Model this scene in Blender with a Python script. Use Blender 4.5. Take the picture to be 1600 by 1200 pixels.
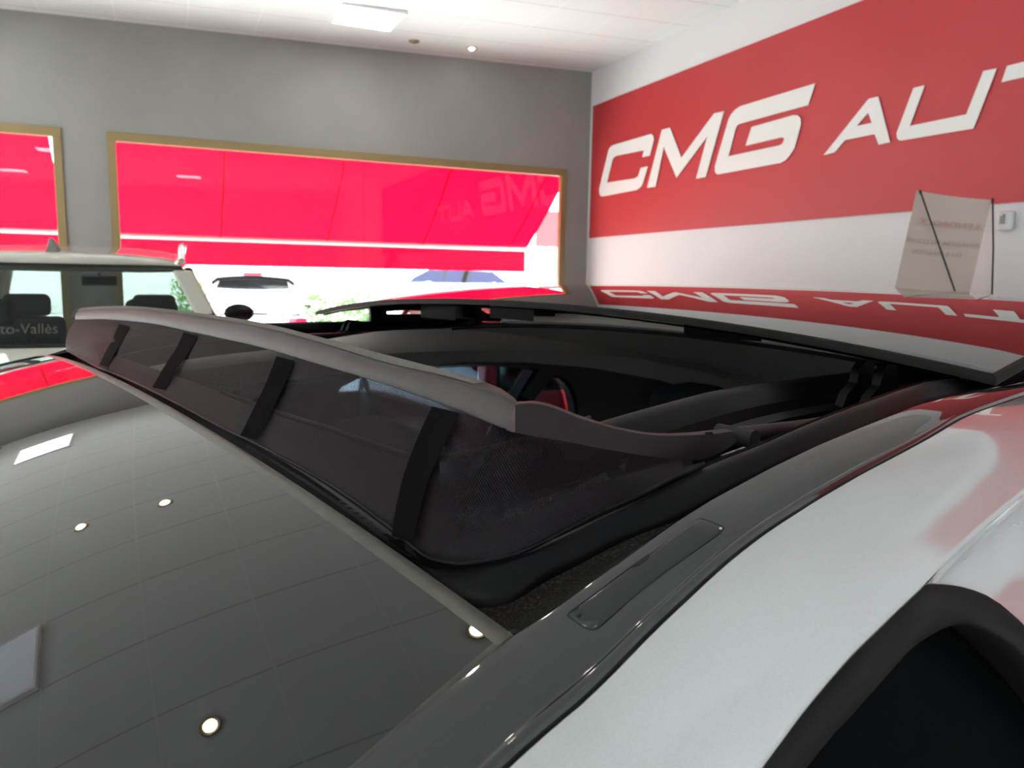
import bpy, math
import numpy as np
from mathutils import Vector, Matrix
# ------------------------------------------------------------------ scene
sc = bpy.context.scene
C = sc.collection
for o in list(bpy.data.objects): bpy.data.objects.remove(o)
EYE = 1.60                                   # camera height above the floor
# camera axes in the room frame (X along the window wall, Y towards it, Z up)
F_PX = 1200.0
def _axes():
    y = np.array([262-800., 427-600., F_PX]); y /= np.linalg.norm(y)
    d = np.array([630-800., 8900-600., F_PX]); d /= np.linalg.norm(d)
    d -= d@y*y; d /= np.linalg.norm(d); z = -d
    return np.array([np.cross(y, z), y, z])
AX = _axes()
cam_d = bpy.data.cameras.new('camera'); cam = bpy.data.objects.new('camera', cam_d); C.objects.link(cam)
cam_d.sensor_width = 36; cam_d.lens = 36*F_PX/1600; cam_d.clip_start = .01; cam_d.clip_end = 200
_m = Matrix.Identity(4)
for i in range(3):
    _m[i][0] = AX[i, 0]; _m[i][1] = -AX[i, 1]; _m[i][2] = -AX[i, 2]
_m[2][3] = EYE
cam.matrix_world = _m
cam_d.dof.use_dof = True; cam_d.dof.focus_distance = .42; cam_d.dof.aperture_fstop = 22
sc.camera = cam
sc.view_settings.view_transform = 'Standard'; sc.view_settings.look = 'None'
sc.view_settings.exposure = 1.18; sc.view_settings.gamma = 1; sc.view_settings.use_curve_mapping = False
sc.cycles.use_denoising = True
sc.cycles.max_bounces = 8; sc.cycles.transparent_max_bounces = 24; sc.cycles.sample_clamp_indirect = 40
sc.cycles.caustics_reflective = False; sc.cycles.caustics_refractive = False
# sky
W = bpy.data.worlds.new('sky'); sc.world = W; W.use_nodes = True
bg = W.node_tree.nodes['Background']; bg.inputs[0].default_value = (.95, .975, 1, 1); bg.inputs[1].default_value = 4.2
# sun on the street
sd = bpy.data.lights.new('sun', 'SUN'); sd.energy = 9.5; sd.angle = .02; sd.color = (1, .97, .92)
so = bpy.data.objects.new('sun', sd); C.objects.link(so); so.rotation_euler = (math.radians(-36), math.radians(12), 0)

# ------------------------------------------------------------------ helpers
H = 2.4; TOP = EYE+H                          # ceiling height above the eye
DY = 3.409*H; DX = 1.919*H                    # window wall, banner wall
def nrm(a): a = np.asarray(a, float); return a/np.linalg.norm(a)
def ray(px, py): return nrm(AX@np.array([px-800., py-600., F_PX]))
def meet(p, n, d): r = ray(*p); return r*(d/(r@np.asarray(n, float)))
def at_y(p, y): return meet(p, (0, 1, 0), y)
def at_x(p, x): return meet(p, (1, 0, 0), x)
def at_z(p, z): return meet(p, (0, 0, 1), z)
def curve(pts, n, smooth=True):
    """resample a polyline (Catmull-Rom) evenly by length"""
    P = [np.asarray(p, float) for p in pts]
    if smooth and len(P) > 2:
        Q = [2*P[0]-P[1]]+P+[2*P[-1]-P[-2]]; out = []
        for i in range(1, len(Q)-2):
            a, b, c, d = Q[i-1:i+3]
            for k in range(10):
                t = k/10
                out.append(.5*((2*b)+(c-a)*t+(2*a-5*b+4*c-d)*t*t+(3*b-a-3*c+d)*t**3))
        out.append(P[-1]); P = out
    P = np.array(P); L = np.r_[0, np.cumsum(np.linalg.norm(np.diff(P, axis=0), axis=1))]
    s = np.linspace(0, L[-1], n)
    return [np.array([np.interp(x, L, P[:, j]) for j in range(P.shape[1])]) for x in s]

# materials --------------------------------------------------------
def mat(name, col, rough=.5, metal=0., spec=.5, ior=1.5, coat=0., noise=None, bump=None, emit=None, alpha=1):
    m = bpy.data.materials.new(name); m.use_nodes = True; nt = m.node_tree; b = nt.nodes['Principled BSDF']
    b.inputs['Base Color'].default_value = (*col, 1); b.inputs['Roughness'].default_value = rough
    b.inputs['Metallic'].default_value = metal; b.inputs['IOR'].default_value = ior
    b.inputs['Specular IOR Level'].default_value = spec
    b.inputs['Coat Weight'].default_value = coat; b.inputs['Coat Roughness'].default_value = .02
    if emit: b.inputs['Emission Color'].default_value = (*emit[0], 1); b.inputs['Emission Strength'].default_value = emit[1]
    if noise or bump:
        tc = nt.nodes.new('ShaderNodeTexCoord'); n = nt.nodes.new('ShaderNodeTexNoise'); nt.links.new(tc.outputs['Object'], n.inputs[0])
        n.inputs['Detail'].default_value = 5
    if noise:                                 # (scale, second colour, low, high)
        n.inputs['Scale'].default_value = noise[0]
        r = nt.nodes.new('ShaderNodeMapRange'); r.inputs[1].default_value = noise[2]; r.inputs[2].default_value = noise[3]
        x = nt.nodes.new('ShaderNodeMix'); x.data_type = 'RGBA'; x.inputs[6].default_value = (*col, 1); x.inputs[7].default_value = (*noise[1], 1)
        nt.links.new(n.outputs[0], r.inputs[0]); nt.links.new(r.outputs[0], x.inputs[0]); nt.links.new(x.outputs[2], b.inputs['Base Color'])
    if bump:                                  # (scale, strength)
        n2 = nt.nodes.new('ShaderNodeTexNoise'); n2.inputs['Scale'].default_value = bump[0]; nt.links.new(tc.outputs['Object'], n2.inputs[0])
        bp = nt.nodes.new('ShaderNodeBump'); bp.inputs['Strength'].default_value = bump[1]; bp.inputs['Distance'].default_value = .001
        nt.links.new(n2.outputs[0], bp.inputs['Height']); nt.links.new(bp.outputs[0], b.inputs['Normal'])
    return m
def glassy(name, tint, refl=.04, rough=0.):
    m = bpy.data.materials.new(name); m.use_nodes = True; nt = m.node_tree; nt.nodes.clear()
    out = nt.nodes.new('ShaderNodeOutputMaterial'); mx = nt.nodes.new('ShaderNodeMixShader')
    t = nt.nodes.new('ShaderNodeBsdfTransparent'); g = nt.nodes.new('ShaderNodeBsdfGlossy'); f = nt.nodes.new('ShaderNodeLayerWeight')
    t.inputs[0].default_value = (*tint, 1); g.inputs['Roughness'].default_value = rough
    p = nt.nodes.new('ShaderNodeMath'); p.operation = 'POWER'; p.inputs[1].default_value = 5; f.inputs[0].default_value = .5
    q = nt.nodes.new('ShaderNodeMath'); q.operation = 'MULTIPLY_ADD'; q.inputs[1].default_value = .8; q.inputs[2].default_value = refl
    nt.links.new(f.outputs['Facing'], p.inputs[0]); nt.links.new(p.outputs[0], q.inputs[0]); nt.links.new(q.outputs[0], mx.inputs[0])
    nt.links.new(t.outputs[0], mx.inputs[1]); nt.links.new(g.outputs[0], mx.inputs[2]); nt.links.new(mx.outputs[0], out.inputs[0])
    return m
M = {}
M['wall'] = mat('wall_paint', (.232, .23, .222), .75, noise=(1.6, (.212, .21, .2), .35, .7), bump=(60, .15))
M['wall_white'] = mat('white_wall_paint', (.56, .57, .57), .7, bump=(60, .1))
M['floor'] = mat('floor_tile', (.80, .80, .78), .3, noise=(3, (.74, .74, .72), .3, .7))
M['gold'] = mat('bronze_frame', (.22, .16, .07), .45, metal=.3)
M['gloss_black'] = mat('gloss_black_glass', (.004, .0045, .005), .012, ior=1.62)
M['strip_black'] = mat('gloss_black_lacquer', (.012, .012, .013), .05, ior=1.6, coat=.5)
M['cover_black'] = mat('satin_black_cover', (.014, .014, .015), .09, ior=1.5)
M['gap'] = mat('dark_gap', (.002, .002, .002), .8)
M['rubber'] = mat('black_rubber', (.0022, .0022, .003), .42, spec=.12)
M['seal'] = mat('door_seal_rubber', (.0035, .003, .003), .6, spec=.16, bump=(300, .1))
M['trim'] = mat('dusty_glass_rim', (.07, .065, .057), .32, noise=(120, (.045, .04, .035), .3, .75))
M['lip'] = mat('grey_plastic_lip', (.016, .014, .014), .5, spec=.3)
M['edge'] = mat('glass_edge_black', (.007, .0065, .006), .5, spec=.1)
M['dusty'] = mat('dusty_felt', (.008, .007, .006), .95, spec=.1, noise=(900, (.045, .038, .030), .48, .75), bump=(500, .5))
M['bar'] = mat('grey_brown_plastic', (.021, .0165, .017), .55, spec=.3, noise=(40, (.028, .023, .022), .35, .75), bump=(900, .12))
M['arm'] = mat('dark_brown_plastic', (.0085, .006, .0075), .5, spec=.3, bump=(900, .08))
M['channel'] = mat('black_anodised_channel', (.0022, .0022, .003), .35, spec=.10)
M['alu'] = mat('worn_aluminium_track', (.30, .29, .28), .35, metal=.8, noise=(200, (.02, .02, .02), .45, .6))
M['headliner'] = mat('grey_headliner', (.88, .80, .74), .9, bump=(400, .2))
M['cabin'] = mat('black_cabin_trim', (.006, .007, .012), .7)
M['light_trim'] = mat('pale_door_trim', (.95, .95, .94), .4)
M['seat'] = mat('dark_grey_seat_fabric', (.035, .032, .032), .9, bump=(300, .3))
M['strap'] = mat('black_webbing', (.0035, .003, .0035), .9, spec=.02)
M['tile_rail'] = mat('white_rail', (.8, .8, .8), .5)
M['red'] = mat('banner_red', (.37, .022, .027), .5, bump=(2.5, .6), noise=(.9, (.40, .028, .033), .3, .7))
M['letter'] = mat('banner_white', (.60, .62, .59), .5)
M['paint_white'] = mat('pearl_white_paint', (.46, .455, .46), .13, metal=.42, coat=1., ior=1.5, noise=(1500, (.48, .48, .495), .4, .6))
M['street'] = mat('concrete_street', (.75, .74, .72), .8)
M['leaf'] = mat('hedge_leaves', (.12, .24, .07), .6)
M['tyre'] = mat('tyre_rubber', (.02, .02, .02), .7)
M['rim'] = mat('alloy_wheel', (.5, .5, .52), .3, metal=1)
M['chrome'] = mat('bright_chrome', (.8, .8, .8), .15, metal=1)
M['tail'] = mat('tail_light_red', (.6, .01, .04), .2, coat=.5)
M['car_glass_pale'] = glassy('pale_car_glass', (.66, .70, .69), .02)
M['sky_glass'] = mat('sky_mirroring_glass', (.9, .95, 1), .15, metal=1)
M['blue_glass'] = glassy('blue_car_glass', (.10, .22, .50), .05)
M['window_glass'] = glassy('showroom_glass', (.97, .985, .98), .022)
M['car_glass'] = glassy('tinted_car_glass', (.42, .52, .50), .03)
M['car_glass_dark'] = glassy('dark_car_glass', (.10, .12, .13), .04)
M['door_glass'] = glassy('tinted_door_glass', (.10, .15, .20), .04)
M['panel_on'] = mat('lit_panel', (1, 1, 1), .5, emit=((1, 1, .95), 8))
M['panel_dim'] = mat('dim_panel', (.7, .75, .8), .5, emit=((.75, .88, 1), .32))
M['bulb'] = mat('lit_bulb', (1, 1, 1), .5, emit=((1, .93, .78), 60))
M['ring'] = mat('brass_ring', (.35, .29, .17), .35, metal=.9)
def awning_mat():
    m = bpy.data.materials.new('red_awning_fabric'); m.use_nodes = True; nt = m.node_tree; nt.nodes.clear()
    out = nt.nodes.new('ShaderNodeOutputMaterial'); a = nt.nodes.new('ShaderNodeAddShader')
    t = nt.nodes.new('ShaderNodeBsdfTranslucent'); d = nt.nodes.new('ShaderNodeBsdfDiffuse')
    t.inputs[0].default_value = (.185, .0003, .0065, 1); d.inputs[0].default_value = (.08, .0003, .003, 1)
    nt.links.new(t.outputs[0], a.inputs[0]); nt.links.new(d.outputs[0], a.inputs[1]); nt.links.new(a.outputs[0], out.inputs[0])
    return m
M['awning'] = awning_mat()
def ceiling_mat():
    m = mat('ceiling_tiles', (.88, .89, .87), .8, bump=(90, .1)); nt = m.node_tree; b = nt.nodes['Principled BSDF']
    tc = nt.nodes.new('ShaderNodeTexCoord'); sp = nt.nodes.new('ShaderNodeSeparateXYZ'); nt.links.new(tc.outputs['Object'], sp.inputs[0])
    def line(sock, off, pitch, width):
        a = nt.nodes.new('ShaderNodeMath'); a.operation = 'SUBTRACT'; nt.links.new(sock, a.inputs[0]); a.inputs[1].default_value = off-40*pitch-width/2
        w = nt.nodes.new('ShaderNodeMath'); w.operation = 'MODULO'; nt.links.new(a.outputs[0], w.inputs[0]); w.inputs[1].default_value = pitch
        l = nt.nodes.new('ShaderNodeMath'); l.operation = 'LESS_THAN'; nt.links.new(w.outputs[0], l.inputs[0]); l.inputs[1].default_value = width
        return l.outputs[0]
    row = line(sp.outputs[1], 2.88*H, .24*H, .010); colm = line(sp.outputs[0], .6*H, .247*H, .012)
    x1 = nt.nodes.new('ShaderNodeMix'); x1.data_type = 'RGBA'; x1.inputs[6].default_value = (.66, .72, .71, 1); x1.inputs[7].default_value = (.45, .45, .44, 1); nt.links.new(row, x1.inputs[0])
    x2 = nt.nodes.new('ShaderNodeMix'); x2.data_type = 'RGBA'; x2.inputs[7].default_value = (.72, .77, .76, 1); nt.links.new(colm, x2.inputs[0]); nt.links.new(x1.outputs[2], x2.inputs[6])
    nt.links.new(x2.outputs[2], b.inputs['Base Color'])
    return m
M['ceiling'] = ceiling_mat()
def mesh_fabric():
    m = bpy.data.materials.new('deflector_net'); m.use_nodes = True; nt = m.node_tree
    b = nt.nodes['Principled BSDF']; b.inputs['Base Color'].default_value = (.0042, .0026, .0038, 1); b.inputs['Roughness'].default_value = .6; b.inputs['Specular IOR Level'].default_value = .09
    uv = nt.nodes.new('ShaderNodeTexCoord'); sc1 = nt.nodes.new('ShaderNodeVectorMath'); sc1.operation = 'MULTIPLY'; sc1.inputs[1].default_value = (950, 620, 0)
    nt.links.new(uv.outputs['UV'], sc1.inputs[0])
    def dots(off):
        a = nt.nodes.new('ShaderNodeVectorMath'); a.operation = 'ADD'; a.inputs[1].default_value = (off, off, 0); nt.links.new(sc1.outputs[0], a.inputs[0])
        f = nt.nodes.new('ShaderNodeVectorMath'); f.operation = 'FRACTION'; nt.links.new(a.outputs[0], f.inputs[0])
        s = nt.nodes.new('ShaderNodeVectorMath'); s.operation = 'SUBTRACT'; s.inputs[1].default_value = (.5, .5, 0); nt.links.new(f.outputs[0], s.inputs[0])
        l = nt.nodes.new('ShaderNodeVectorMath'); l.operation = 'LENGTH'; nt.links.new(s.outputs[0], l.inputs[0]); return l.outputs['Value']
    mn = nt.nodes.new('ShaderNodeMath'); mn.operation = 'MINIMUM'; nt.links.new(dots(0), mn.inputs[0]); nt.links.new(dots(.5), mn.inputs[1])
    g = nt.nodes.new('ShaderNodeMath'); g.operation = 'GREATER_THAN'; nt.links.new(mn.outputs[0], g.inputs[0]); g.inputs[1].default_value = .187
    nt.links.new(g.outputs[0], b.inputs['Alpha'])
    return m
M['net'] = mesh_fabric()

# mesh builders -----------------------------------------------------
def link(name, verts, faces, m, parent=None, smooth=True, uvs=None):
    me = bpy.data.meshes.new(name); me.from_pydata([tuple(map(float, v)) for v in verts], [], faces); me.update()
    if uvs is not None:
        l = me.uv_layers.new(name='uv')
        for lp in me.loops: l.data[lp.index].uv = uvs[lp.vertex_index]
    o = bpy.data.objects.new(name, me); C.objects.link(o); me.materials.append(M[m] if isinstance(m, str) else m)
    if smooth:
        for p in me.polygons: p.use_smooth = True
    if parent: adopt(o, parent)
    return o
def world_of(o):
    mw = o.matrix_basis.copy()
    return (world_of(o.parent)@o.matrix_parent_inverse@mw) if o.parent else mw
def adopt(o, parent):
    o.parent = parent; o.matrix_parent_inverse = world_of(parent).inverted()
def up(p): return (p[0], p[1], p[2]+EYE)      # eye-centred -> world
def grid(name, rows, m, parent=None, thick=0, smooth=True, uv=False, closed=False, sharp=None, flip=False):
    """rows: list of lists of eye-centred points"""
    n, k = len(rows), len(rows[0]); vs = [up(p) for r in rows for p in r]; fs = []
    for i in range(n-1):
        for j in range(k if closed else k-1):
            a = i*k+j; b = i*k+(j+1) % k; q = (a, b, b+k, a+k); fs.append(q[::-1] if flip else q)
    if closed:
        fs.append(tuple(range(k))[::1 if flip else -1]); fs.append(tuple((n-1)*k+j for j in range(k))[::-1 if flip else 1])
    uvs = None
    if uv:
        uvs = []; R = np.array(rows); mid = R[n//2]; s = np.r_[0, np.cumsum(np.linalg.norm(np.diff(mid, axis=0), axis=1))]
        for i in range(n):
            for j in range(k): uvs.append((s[j], np.linalg.norm(R[i, j]-R[0, j])))
    o = link(name, vs, fs, m, parent, smooth, uvs)
    if thick:
        md = o.modifiers.new('thick', 'SOLIDIFY'); md.thickness = abs(thick); md.offset = -1 if thick > 0 else 1
    if sharp or thick or closed:
        sm = o.modifiers.new('edges', 'EDGE_SPLIT'); sm.split_angle = math.radians(sharp or 40)
    return o
def tube(name, pts, r, m, parent=None, n=10, cap=True):
    P = [np.asarray(p, float) for p in pts]; rows = []
    for i, p in enumerate(P):
        t = nrm(P[min(i+1, len(P)-1)]-P[max(i-1, 0)]); a = nrm(np.cross(t, (0, 0, 1) if abs(t[2]) < .9 else (1, 0, 0))); b = np.cross(t, a)
        rr = r[i] if hasattr(r, '__len__') else r
        rows.append([p+rr*(math.cos(x)*a+math.sin(x)*b) for x in np.linspace(0, 2*math.pi, n, endpoint=False)])
    return grid(name, rows, m, parent, closed=True, sharp=50)
class MB:
    """collects boxes / prisms in a local frame, built as one mesh"""
    def __init__(s): s.v = []; s.f = []
    def hexa(s, p):
        a = len(s.v); s.v += [tuple(x) for x in p]
        s.f += [tuple(a+i for i in q) for q in ((0, 3, 2, 1), (4, 5, 6, 7), (0, 1, 5, 4), (1, 2, 6, 5), (2, 3, 7, 6), (3, 0, 4, 7))]; return s
    def box(s, x0, x1, y0, y1, z0, z1):
        return s.hexa([(x0, y0, z0), (x1, y0, z0), (x1, y1, z0), (x0, y1, z0), (x0, y0, z1), (x1, y0, z1), (x1, y1, z1), (x0, y1, z1)])
    def rows(s, rows, closed=True):
        a = len(s.v); k = len(rows[0]); n = len(rows); s.v += [tuple(p) for r in rows for p in r]
        for i in range(n-1):
            for j in range(k if closed else k-1): s.f.append((a+i*k+j, a+i*k+(j+1) % k, a+(i+1)*k+(j+1) % k, a+(i+1)*k+j))
        if closed: s.f.append(tuple(a+j for j in range(k))[::-1]); s.f.append(tuple(a+(n-1)*k+j for j in range(k)))
        return s
    def cyl(s, c, r, h, axis=2, n=24, r2=None):
        r2 = r if r2 is None else r2; rows = []
        for t, rr in ((0, r), (h, r2)):
            row = []
            for x in np.linspace(0, 2*math.pi, n, endpoint=False):
                q = [rr*math.cos(x), rr*math.sin(x)]; p = list(c); o = [i for i in range(3) if i != axis]
                p[o[0]] += q[0]; p[o[1]] += q[1]; p[axis] += t; row.append(p)
            rows.append(row)
        return s.rows(rows)
    def build(s, name, m, parent=None, bevel=0, smooth=False, xf=None, sub=0):
        vs = [xf(v) for v in s.v] if xf else s.v
        o = link(name, vs, s.f, m, parent, smooth)
        if bevel:
            b = o.modifiers.new('bevel', 'BEVEL'); b.width = bevel; b.segments = 3; b.limit_method = 'ANGLE'
            for p in o.data.polygons: p.use_smooth = True
            e = o.modifiers.new('n', 'WEIGHTED_NORMAL'); e.keep_sharp = True
        if sub:
            b = o.modifiers.new('sub', 'SUBSURF'); b.levels = sub; b.render_levels = sub
            for p in o.data.polygons: p.use_smooth = True
        return o
def empty(name, loc, rz=0):
    o = bpy.data.objects.new(name, None); C.objects.link(o); o.location = loc; o.rotation_euler = (0, 0, rz); o.empty_display_size = .2; return o
def tag(o, label=None, cat=None, group=None, kind=None):
    for k, v in (('label', label), ('category', cat), ('group', group), ('kind', kind)):
        if v: o[k] = v
    return o
def plate(name, loops, m, parent, fn, thick=0, res=0):
    """flat outline (first loop) with holes, mapped by fn(a,b) to world"""
    cu = bpy.data.curves.new(name, 'CURVE'); cu.dimensions = '2D'; cu.fill_mode = 'BOTH'
    for lp in loops:
        s = cu.splines.new('POLY'); s.points.add(len(lp)-1); s.use_cyclic_u = True
        for i, p in enumerate(lp): s.points[i].co = (p[0], p[1], 0, 1)
    t = bpy.data.objects.new('tmp', cu); C.objects.link(t)
    me = bpy.data.meshes.new_from_object(t, depsgraph=bpy.context.evaluated_depsgraph_get()); bpy.data.objects.remove(t)
    import bmesh
    b = bmesh.new(); b.from_mesh(me); bmesh.ops.remove_doubles(b, verts=b.verts, dist=1e-5)
    for v in b.verts: v.co = Vector(fn(v.co.x, v.co.y))
    bmesh.ops.recalc_face_normals(b, faces=b.faces)
    me2 = bpy.data.meshes.new(name); b.to_mesh(me2); b.free()
    o = bpy.data.objects.new(name, me2); C.objects.link(o); me2.materials.clear(); me2.materials.append(M[m] if isinstance(m, str) else m)
    if parent: adopt(o, parent)
    if thick:
        md = o.modifiers.new('thick', 'SOLIDIFY'); md.thickness = thick; md.offset = 0
    return o
def text(name, body, size, fn, m, parent, extrude=0):
    cu = bpy.data.curves.new(name, 'FONT'); cu.body = body; cu.size = size; cu.align_x = 'CENTER'
    t = bpy.data.objects.new('tmp', cu); C.objects.link(t)
    me = bpy.data.meshes.new_from_object(t, depsgraph=bpy.context.evaluated_depsgraph_get()); bpy.data.objects.remove(t)
    for v in me.vertices: v.co = Vector(fn(v.co.x, v.co.y))
    o = bpy.data.objects.new(name, me); C.objects.link(o); me.materials.clear(); me.materials.append(M[m] if isinstance(m, str) else m)
    if parent: adopt(o, parent)
    return o

# ================================================================== THE ROOM
XL, YB = -8.6, -6.6
def cz(x): return H*(1-.0289*(1.92-x/H))
def wall(name, x0, x1, y0, y1, z0, z1, m):
    o = MB().box(x0, x1, y0, y1, z0, z1).build(name, m); tag(o, kind='structure'); return o
tag(grid('floor', [[(x, y, -EYE) for x in (XL, DX)] for y in (YB, DY)], 'floor', flip=False), kind='structure')
tag(grid('ceiling', [[(x, y, cz(x)) for x in np.linspace(XL, DX, 12)] for y in np.linspace(YB, DY, 12)], 'ceiling', flip=True), kind='structure')
# window wall with two openings
WZ1 = .529*H; WZ0 = -1.3; A0, A1, B0, B1 = -7.6, -.344*H, -.193*H, 1.793*H
tag(plate('wall_window', [[(XL, -EYE), (DX+.3, -EYE), (DX+.3, cz(DX)+.25), (XL, cz(DX)+.25)],
        [(A0, WZ0), (A1, WZ0), (A1, WZ1), (A0, WZ1)], [(B0, WZ0), (B1, WZ0), (B1, WZ1), (B0, WZ1)]], 'wall', None,
        lambda a, b: (a, DY+.06, b+EYE), .12), kind='structure')
for k, (a, b) in enumerate(((A0, A1), (B0, B1))):
    w = empty('window_%d' % (k+1), ((a+b)/2, DY, WZ0+EYE)); tag(w, kind='structure')
    f = MB(); t = .072
    f.box(a, b, DY-.02, DY+.05, WZ1-t, WZ1+.01).box(a, b, DY-.02, DY+.05, WZ0-.01, WZ0+t)
    f.box(a-.0, a+t, DY-.02, DY+.05, WZ0+t, WZ1-t).box(b-t, b+.0, DY-.02, DY+.05, WZ0+t, WZ1-t)
    f.build('window_frame', 'gold', w, bevel=.004, xf=lambda v: (v[0], v[1], v[2]+EYE))
    joints = [at_y((569, 300), DY)[0]] if k else []
    xs = [a+.05]+joints+[b-.05]
    for i in range(len(xs)-1):
        MB().box(xs[i]+.004, xs[i+1]-.004, DY+.01, DY+.02, WZ0+.05, WZ1-.05).build('glass_pane', 'window_glass', w, xf=lambda v: (v[0], v[1], v[2]+EYE))
wall('wall_right', DX, DX+.2, YB, DY+.12, 0, TOP+.3, 'wall_white')
# unseen walls behind the photographer, with unglazed openings
def open_side(name, horiz, c, lo, hi):
    n = 4; w = (hi-lo)/n; loops = [[(lo-.3, 0), (hi+.3, 0), (hi+.3, TOP+.1), (lo-.3, TOP+.1)]]
    for i in range(n): loops.append([(lo+i*w+.15, .12), (lo+(i+1)*w-.15, .12), (lo+(i+1)*w-.15, 1.3), (lo+i*w+.15, 1.3)])  # low openings, made up to throw daylight up at the ceiling
    fn = (lambda a, b: (a, c, b)) if horiz else (lambda a, b: (c, a, b))
    tag(plate(name, loops, 'wall_white', None, fn, .12), kind='structure')
open_side('wall_back', True, YB-.06, XL, DX); open_side('wall_left', False, XL-.06, YB, DY)

# ceiling lights
def ceiling_panel(c, r, lit, label, group=None):
    x0, x1, y0, y1 = (.6+.247*c)*H, (.6+.247*(c+1))*H, (2.88+.24*r)*H, (2.88+.24*(r+1))*H
    z = cz((x0+x1)/2)+EYE; t = empty('ceiling_panel', ((x0+x1)/2, (y0+y1)/2, z)); tag(t, label, 'ceiling light', group)
    f = MB()
    for a in ((x0+.01, x1-.01, y0+.01, y0+.03), (x0+.01, x1-.01, y1-.03, y1-.01), (x0+.01, x0+.03, y0+.03, y1-.03), (x1-.03, x1-.01, y0+.03, y1-.03)): f.box(*a, z-.022, z+.008)
    f.build('frame', 'tile_rail', t, bevel=.002)
    MB().box(x0+.03, x1-.03, y0+.03, y1-.03, z-.018, z+.004).build('diffuser', 'panel_on' if lit else 'panel_dim', t)
ceiling_panel(0, 0, True, 'bright square ceiling light panel nearest the banner wall corner')
ceiling_panel(-6, 0, True, 'lit square ceiling panel reflected as a bright slab in the front roof glass')
ceiling_panel(-6, -7, False, 'dim grey ceiling panel reflected at the left edge of the front glass')
for c, r in ((-6, -13), (-2, -19), (-8, -19), (-12, -7), (-12, -13), (-12, 0)):  # unseen panels, added to give the room more light
    ceiling_panel(c, r, True, 'added ceiling panel out of view, there to brighten the room', 'added panels out of view')
def downlight(x, y, lit, label, r=.055):
    x *= H; y *= H; z = cz(x)+EYE; t = empty('downlight', (x, y, z)); tag(t, label, 'downlight', 'round ceiling downlights')
    rows = []
    for rr, zz in ((r, .004), (r, -.006), (r*.92, -.012), (r*.66, -.010), (r*.60, .012), (r*.3, .02)):
        rows.append([(x+rr*math.cos(a), y+rr*math.sin(a), z-EYE+zz) for a in np.linspace(0, 2*math.pi, 28, endpoint=False)])
    grid('ring', rows, 'ring', t, closed=True)
    b = []
    for a in np.linspace(0.02, math.pi/2, 7):
        b.append([(x+r*.56*math.sin(a)*math.cos(q), y+r*.56*math.sin(a)*math.sin(q), z-EYE-.004-r*.42*math.cos(a)) for q in np.linspace(0, 2*math.pi, 20, endpoint=False)])
    grid('bulb', b, 'bulb' if lit else 'ring', t, closed=True)
downlight(.973, 3.234, False, 'unlit brass downlight next to the lit one by the window wall')
downlight(1.23, 3.238, True, 'lit brass downlight high over the window wall, right of the unlit one', .05)
downlight(-1.02, 3.36, False, 'unlit downlight near the window wall above the parked grey car')
downlight(-.297, 1.862, True, 'lit downlight mirrored in the middle of the front glass, right of its pair')
downlight(-.548, 1.896, True, 'lit downlight mirrored in the front glass, left of its pair')
downlight(-.287, .877, True, 'lit downlight mirrored low in the front glass near the bottom of the photo')
downlight(.255, .872, True, 'lit downlight mirrored at the near corner of the front glass')

# banner ------------------------------------------------------------
by0, bz0, bz1 = 3.38*H, .2075*H, .836*H
bn = empty('wall_banner', (DX-.01, by0-2.5, bz0+EYE)); tag(bn, 'large red banner with white slanted lettering on the right wall', 'banner')
rows = []
for z in np.linspace(bz0, bz1, 24):
    row = []
    for y in np.linspace(-1.4, by0, 90):
        q = (z-bz0)/(bz1-bz0); e = math.exp(-((by0-y)/.5)**2)*math.exp(-(q/.16)**2)
        row.append((DX-.012-.004*e*math.sin(30*(q*1.6-(by0-y)*.35)), y, z))
    rows.append(row)
grid('banner_cloth', rows, 'red', bn, flip=True)
def wallpt(p): q = at_x(p, DX); return (q[1], q[2])
def letter(name, loops, s, o):
    lp = [[wallpt((x/s+o[0], y/s+o[1])) for x, y in l] for l in loops]
    plate(name, lp, 'letter', bn, lambda a, b: (DX-.0205, a, b+EYE), .004)
L1, L2 = (4., (920, 100)), (4.848, (1270, 60))
letter('letter_c', [[(86, 828), (100, 828), (310, 788), (335, 772), (347, 755), (380, 640), (335, 650), (318, 703), (300, 715), (125, 742), (160, 592), (180, 575), (355, 540), (345, 583), (393, 575), (418, 475), (414, 448), (400, 438), (165, 507), (147, 517), (135, 535), (75, 780), (77, 815)]], *L1)
letter('letter_m', [[(375, 775), (428, 768), (480, 520), (560, 712), (752, 455), (682, 718), (742, 708), (858, 296), (795, 310), (590, 587), (518, 398), (468, 412)]], *L1)
letter('letter_g', [[(820, 691), (1210, 620), (1240, 605), (1265, 578), (1297, 530), (1340, 375), (1336, 340), (1318, 323), (1290, 322), (1030, 395), (992, 512), (1215, 460), (1232, 463), (1232, 480), (1220, 502), (1203, 510), (885, 578), (930, 405), (940, 385), (957, 375), (1385, 258), (1428, 123), (960, 265), (925, 288), (900, 318), (885, 350), (800, 640), (800, 672), (807, 686)]], *L1)
letter('letter_a', [[(98, 886), (185, 864), (260, 772), (485, 728), (515, 807), (603, 787), (512, 442), (440, 460)], [(437, 565), (350, 665), (463, 642)]], *L2)
letter('letter_u', [[(672, 774), (690, 775), (1235, 685), (1412, 230), (1310, 250), (1180, 578), (753, 665), (865, 358), (780, 378), (652, 718), (654, 755)]], *L2)
ta, tb = wallpt((1577.3, 103.7)), wallpt((1568.5, 129.1)); ub = wallpt((1525, 201)); ur, uq = wallpt((1561, 107)), wallpt((1525, 201))
sl = (ur[0]-uq[0])/(ur[1]-uq[1]); tl = .62
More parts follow.
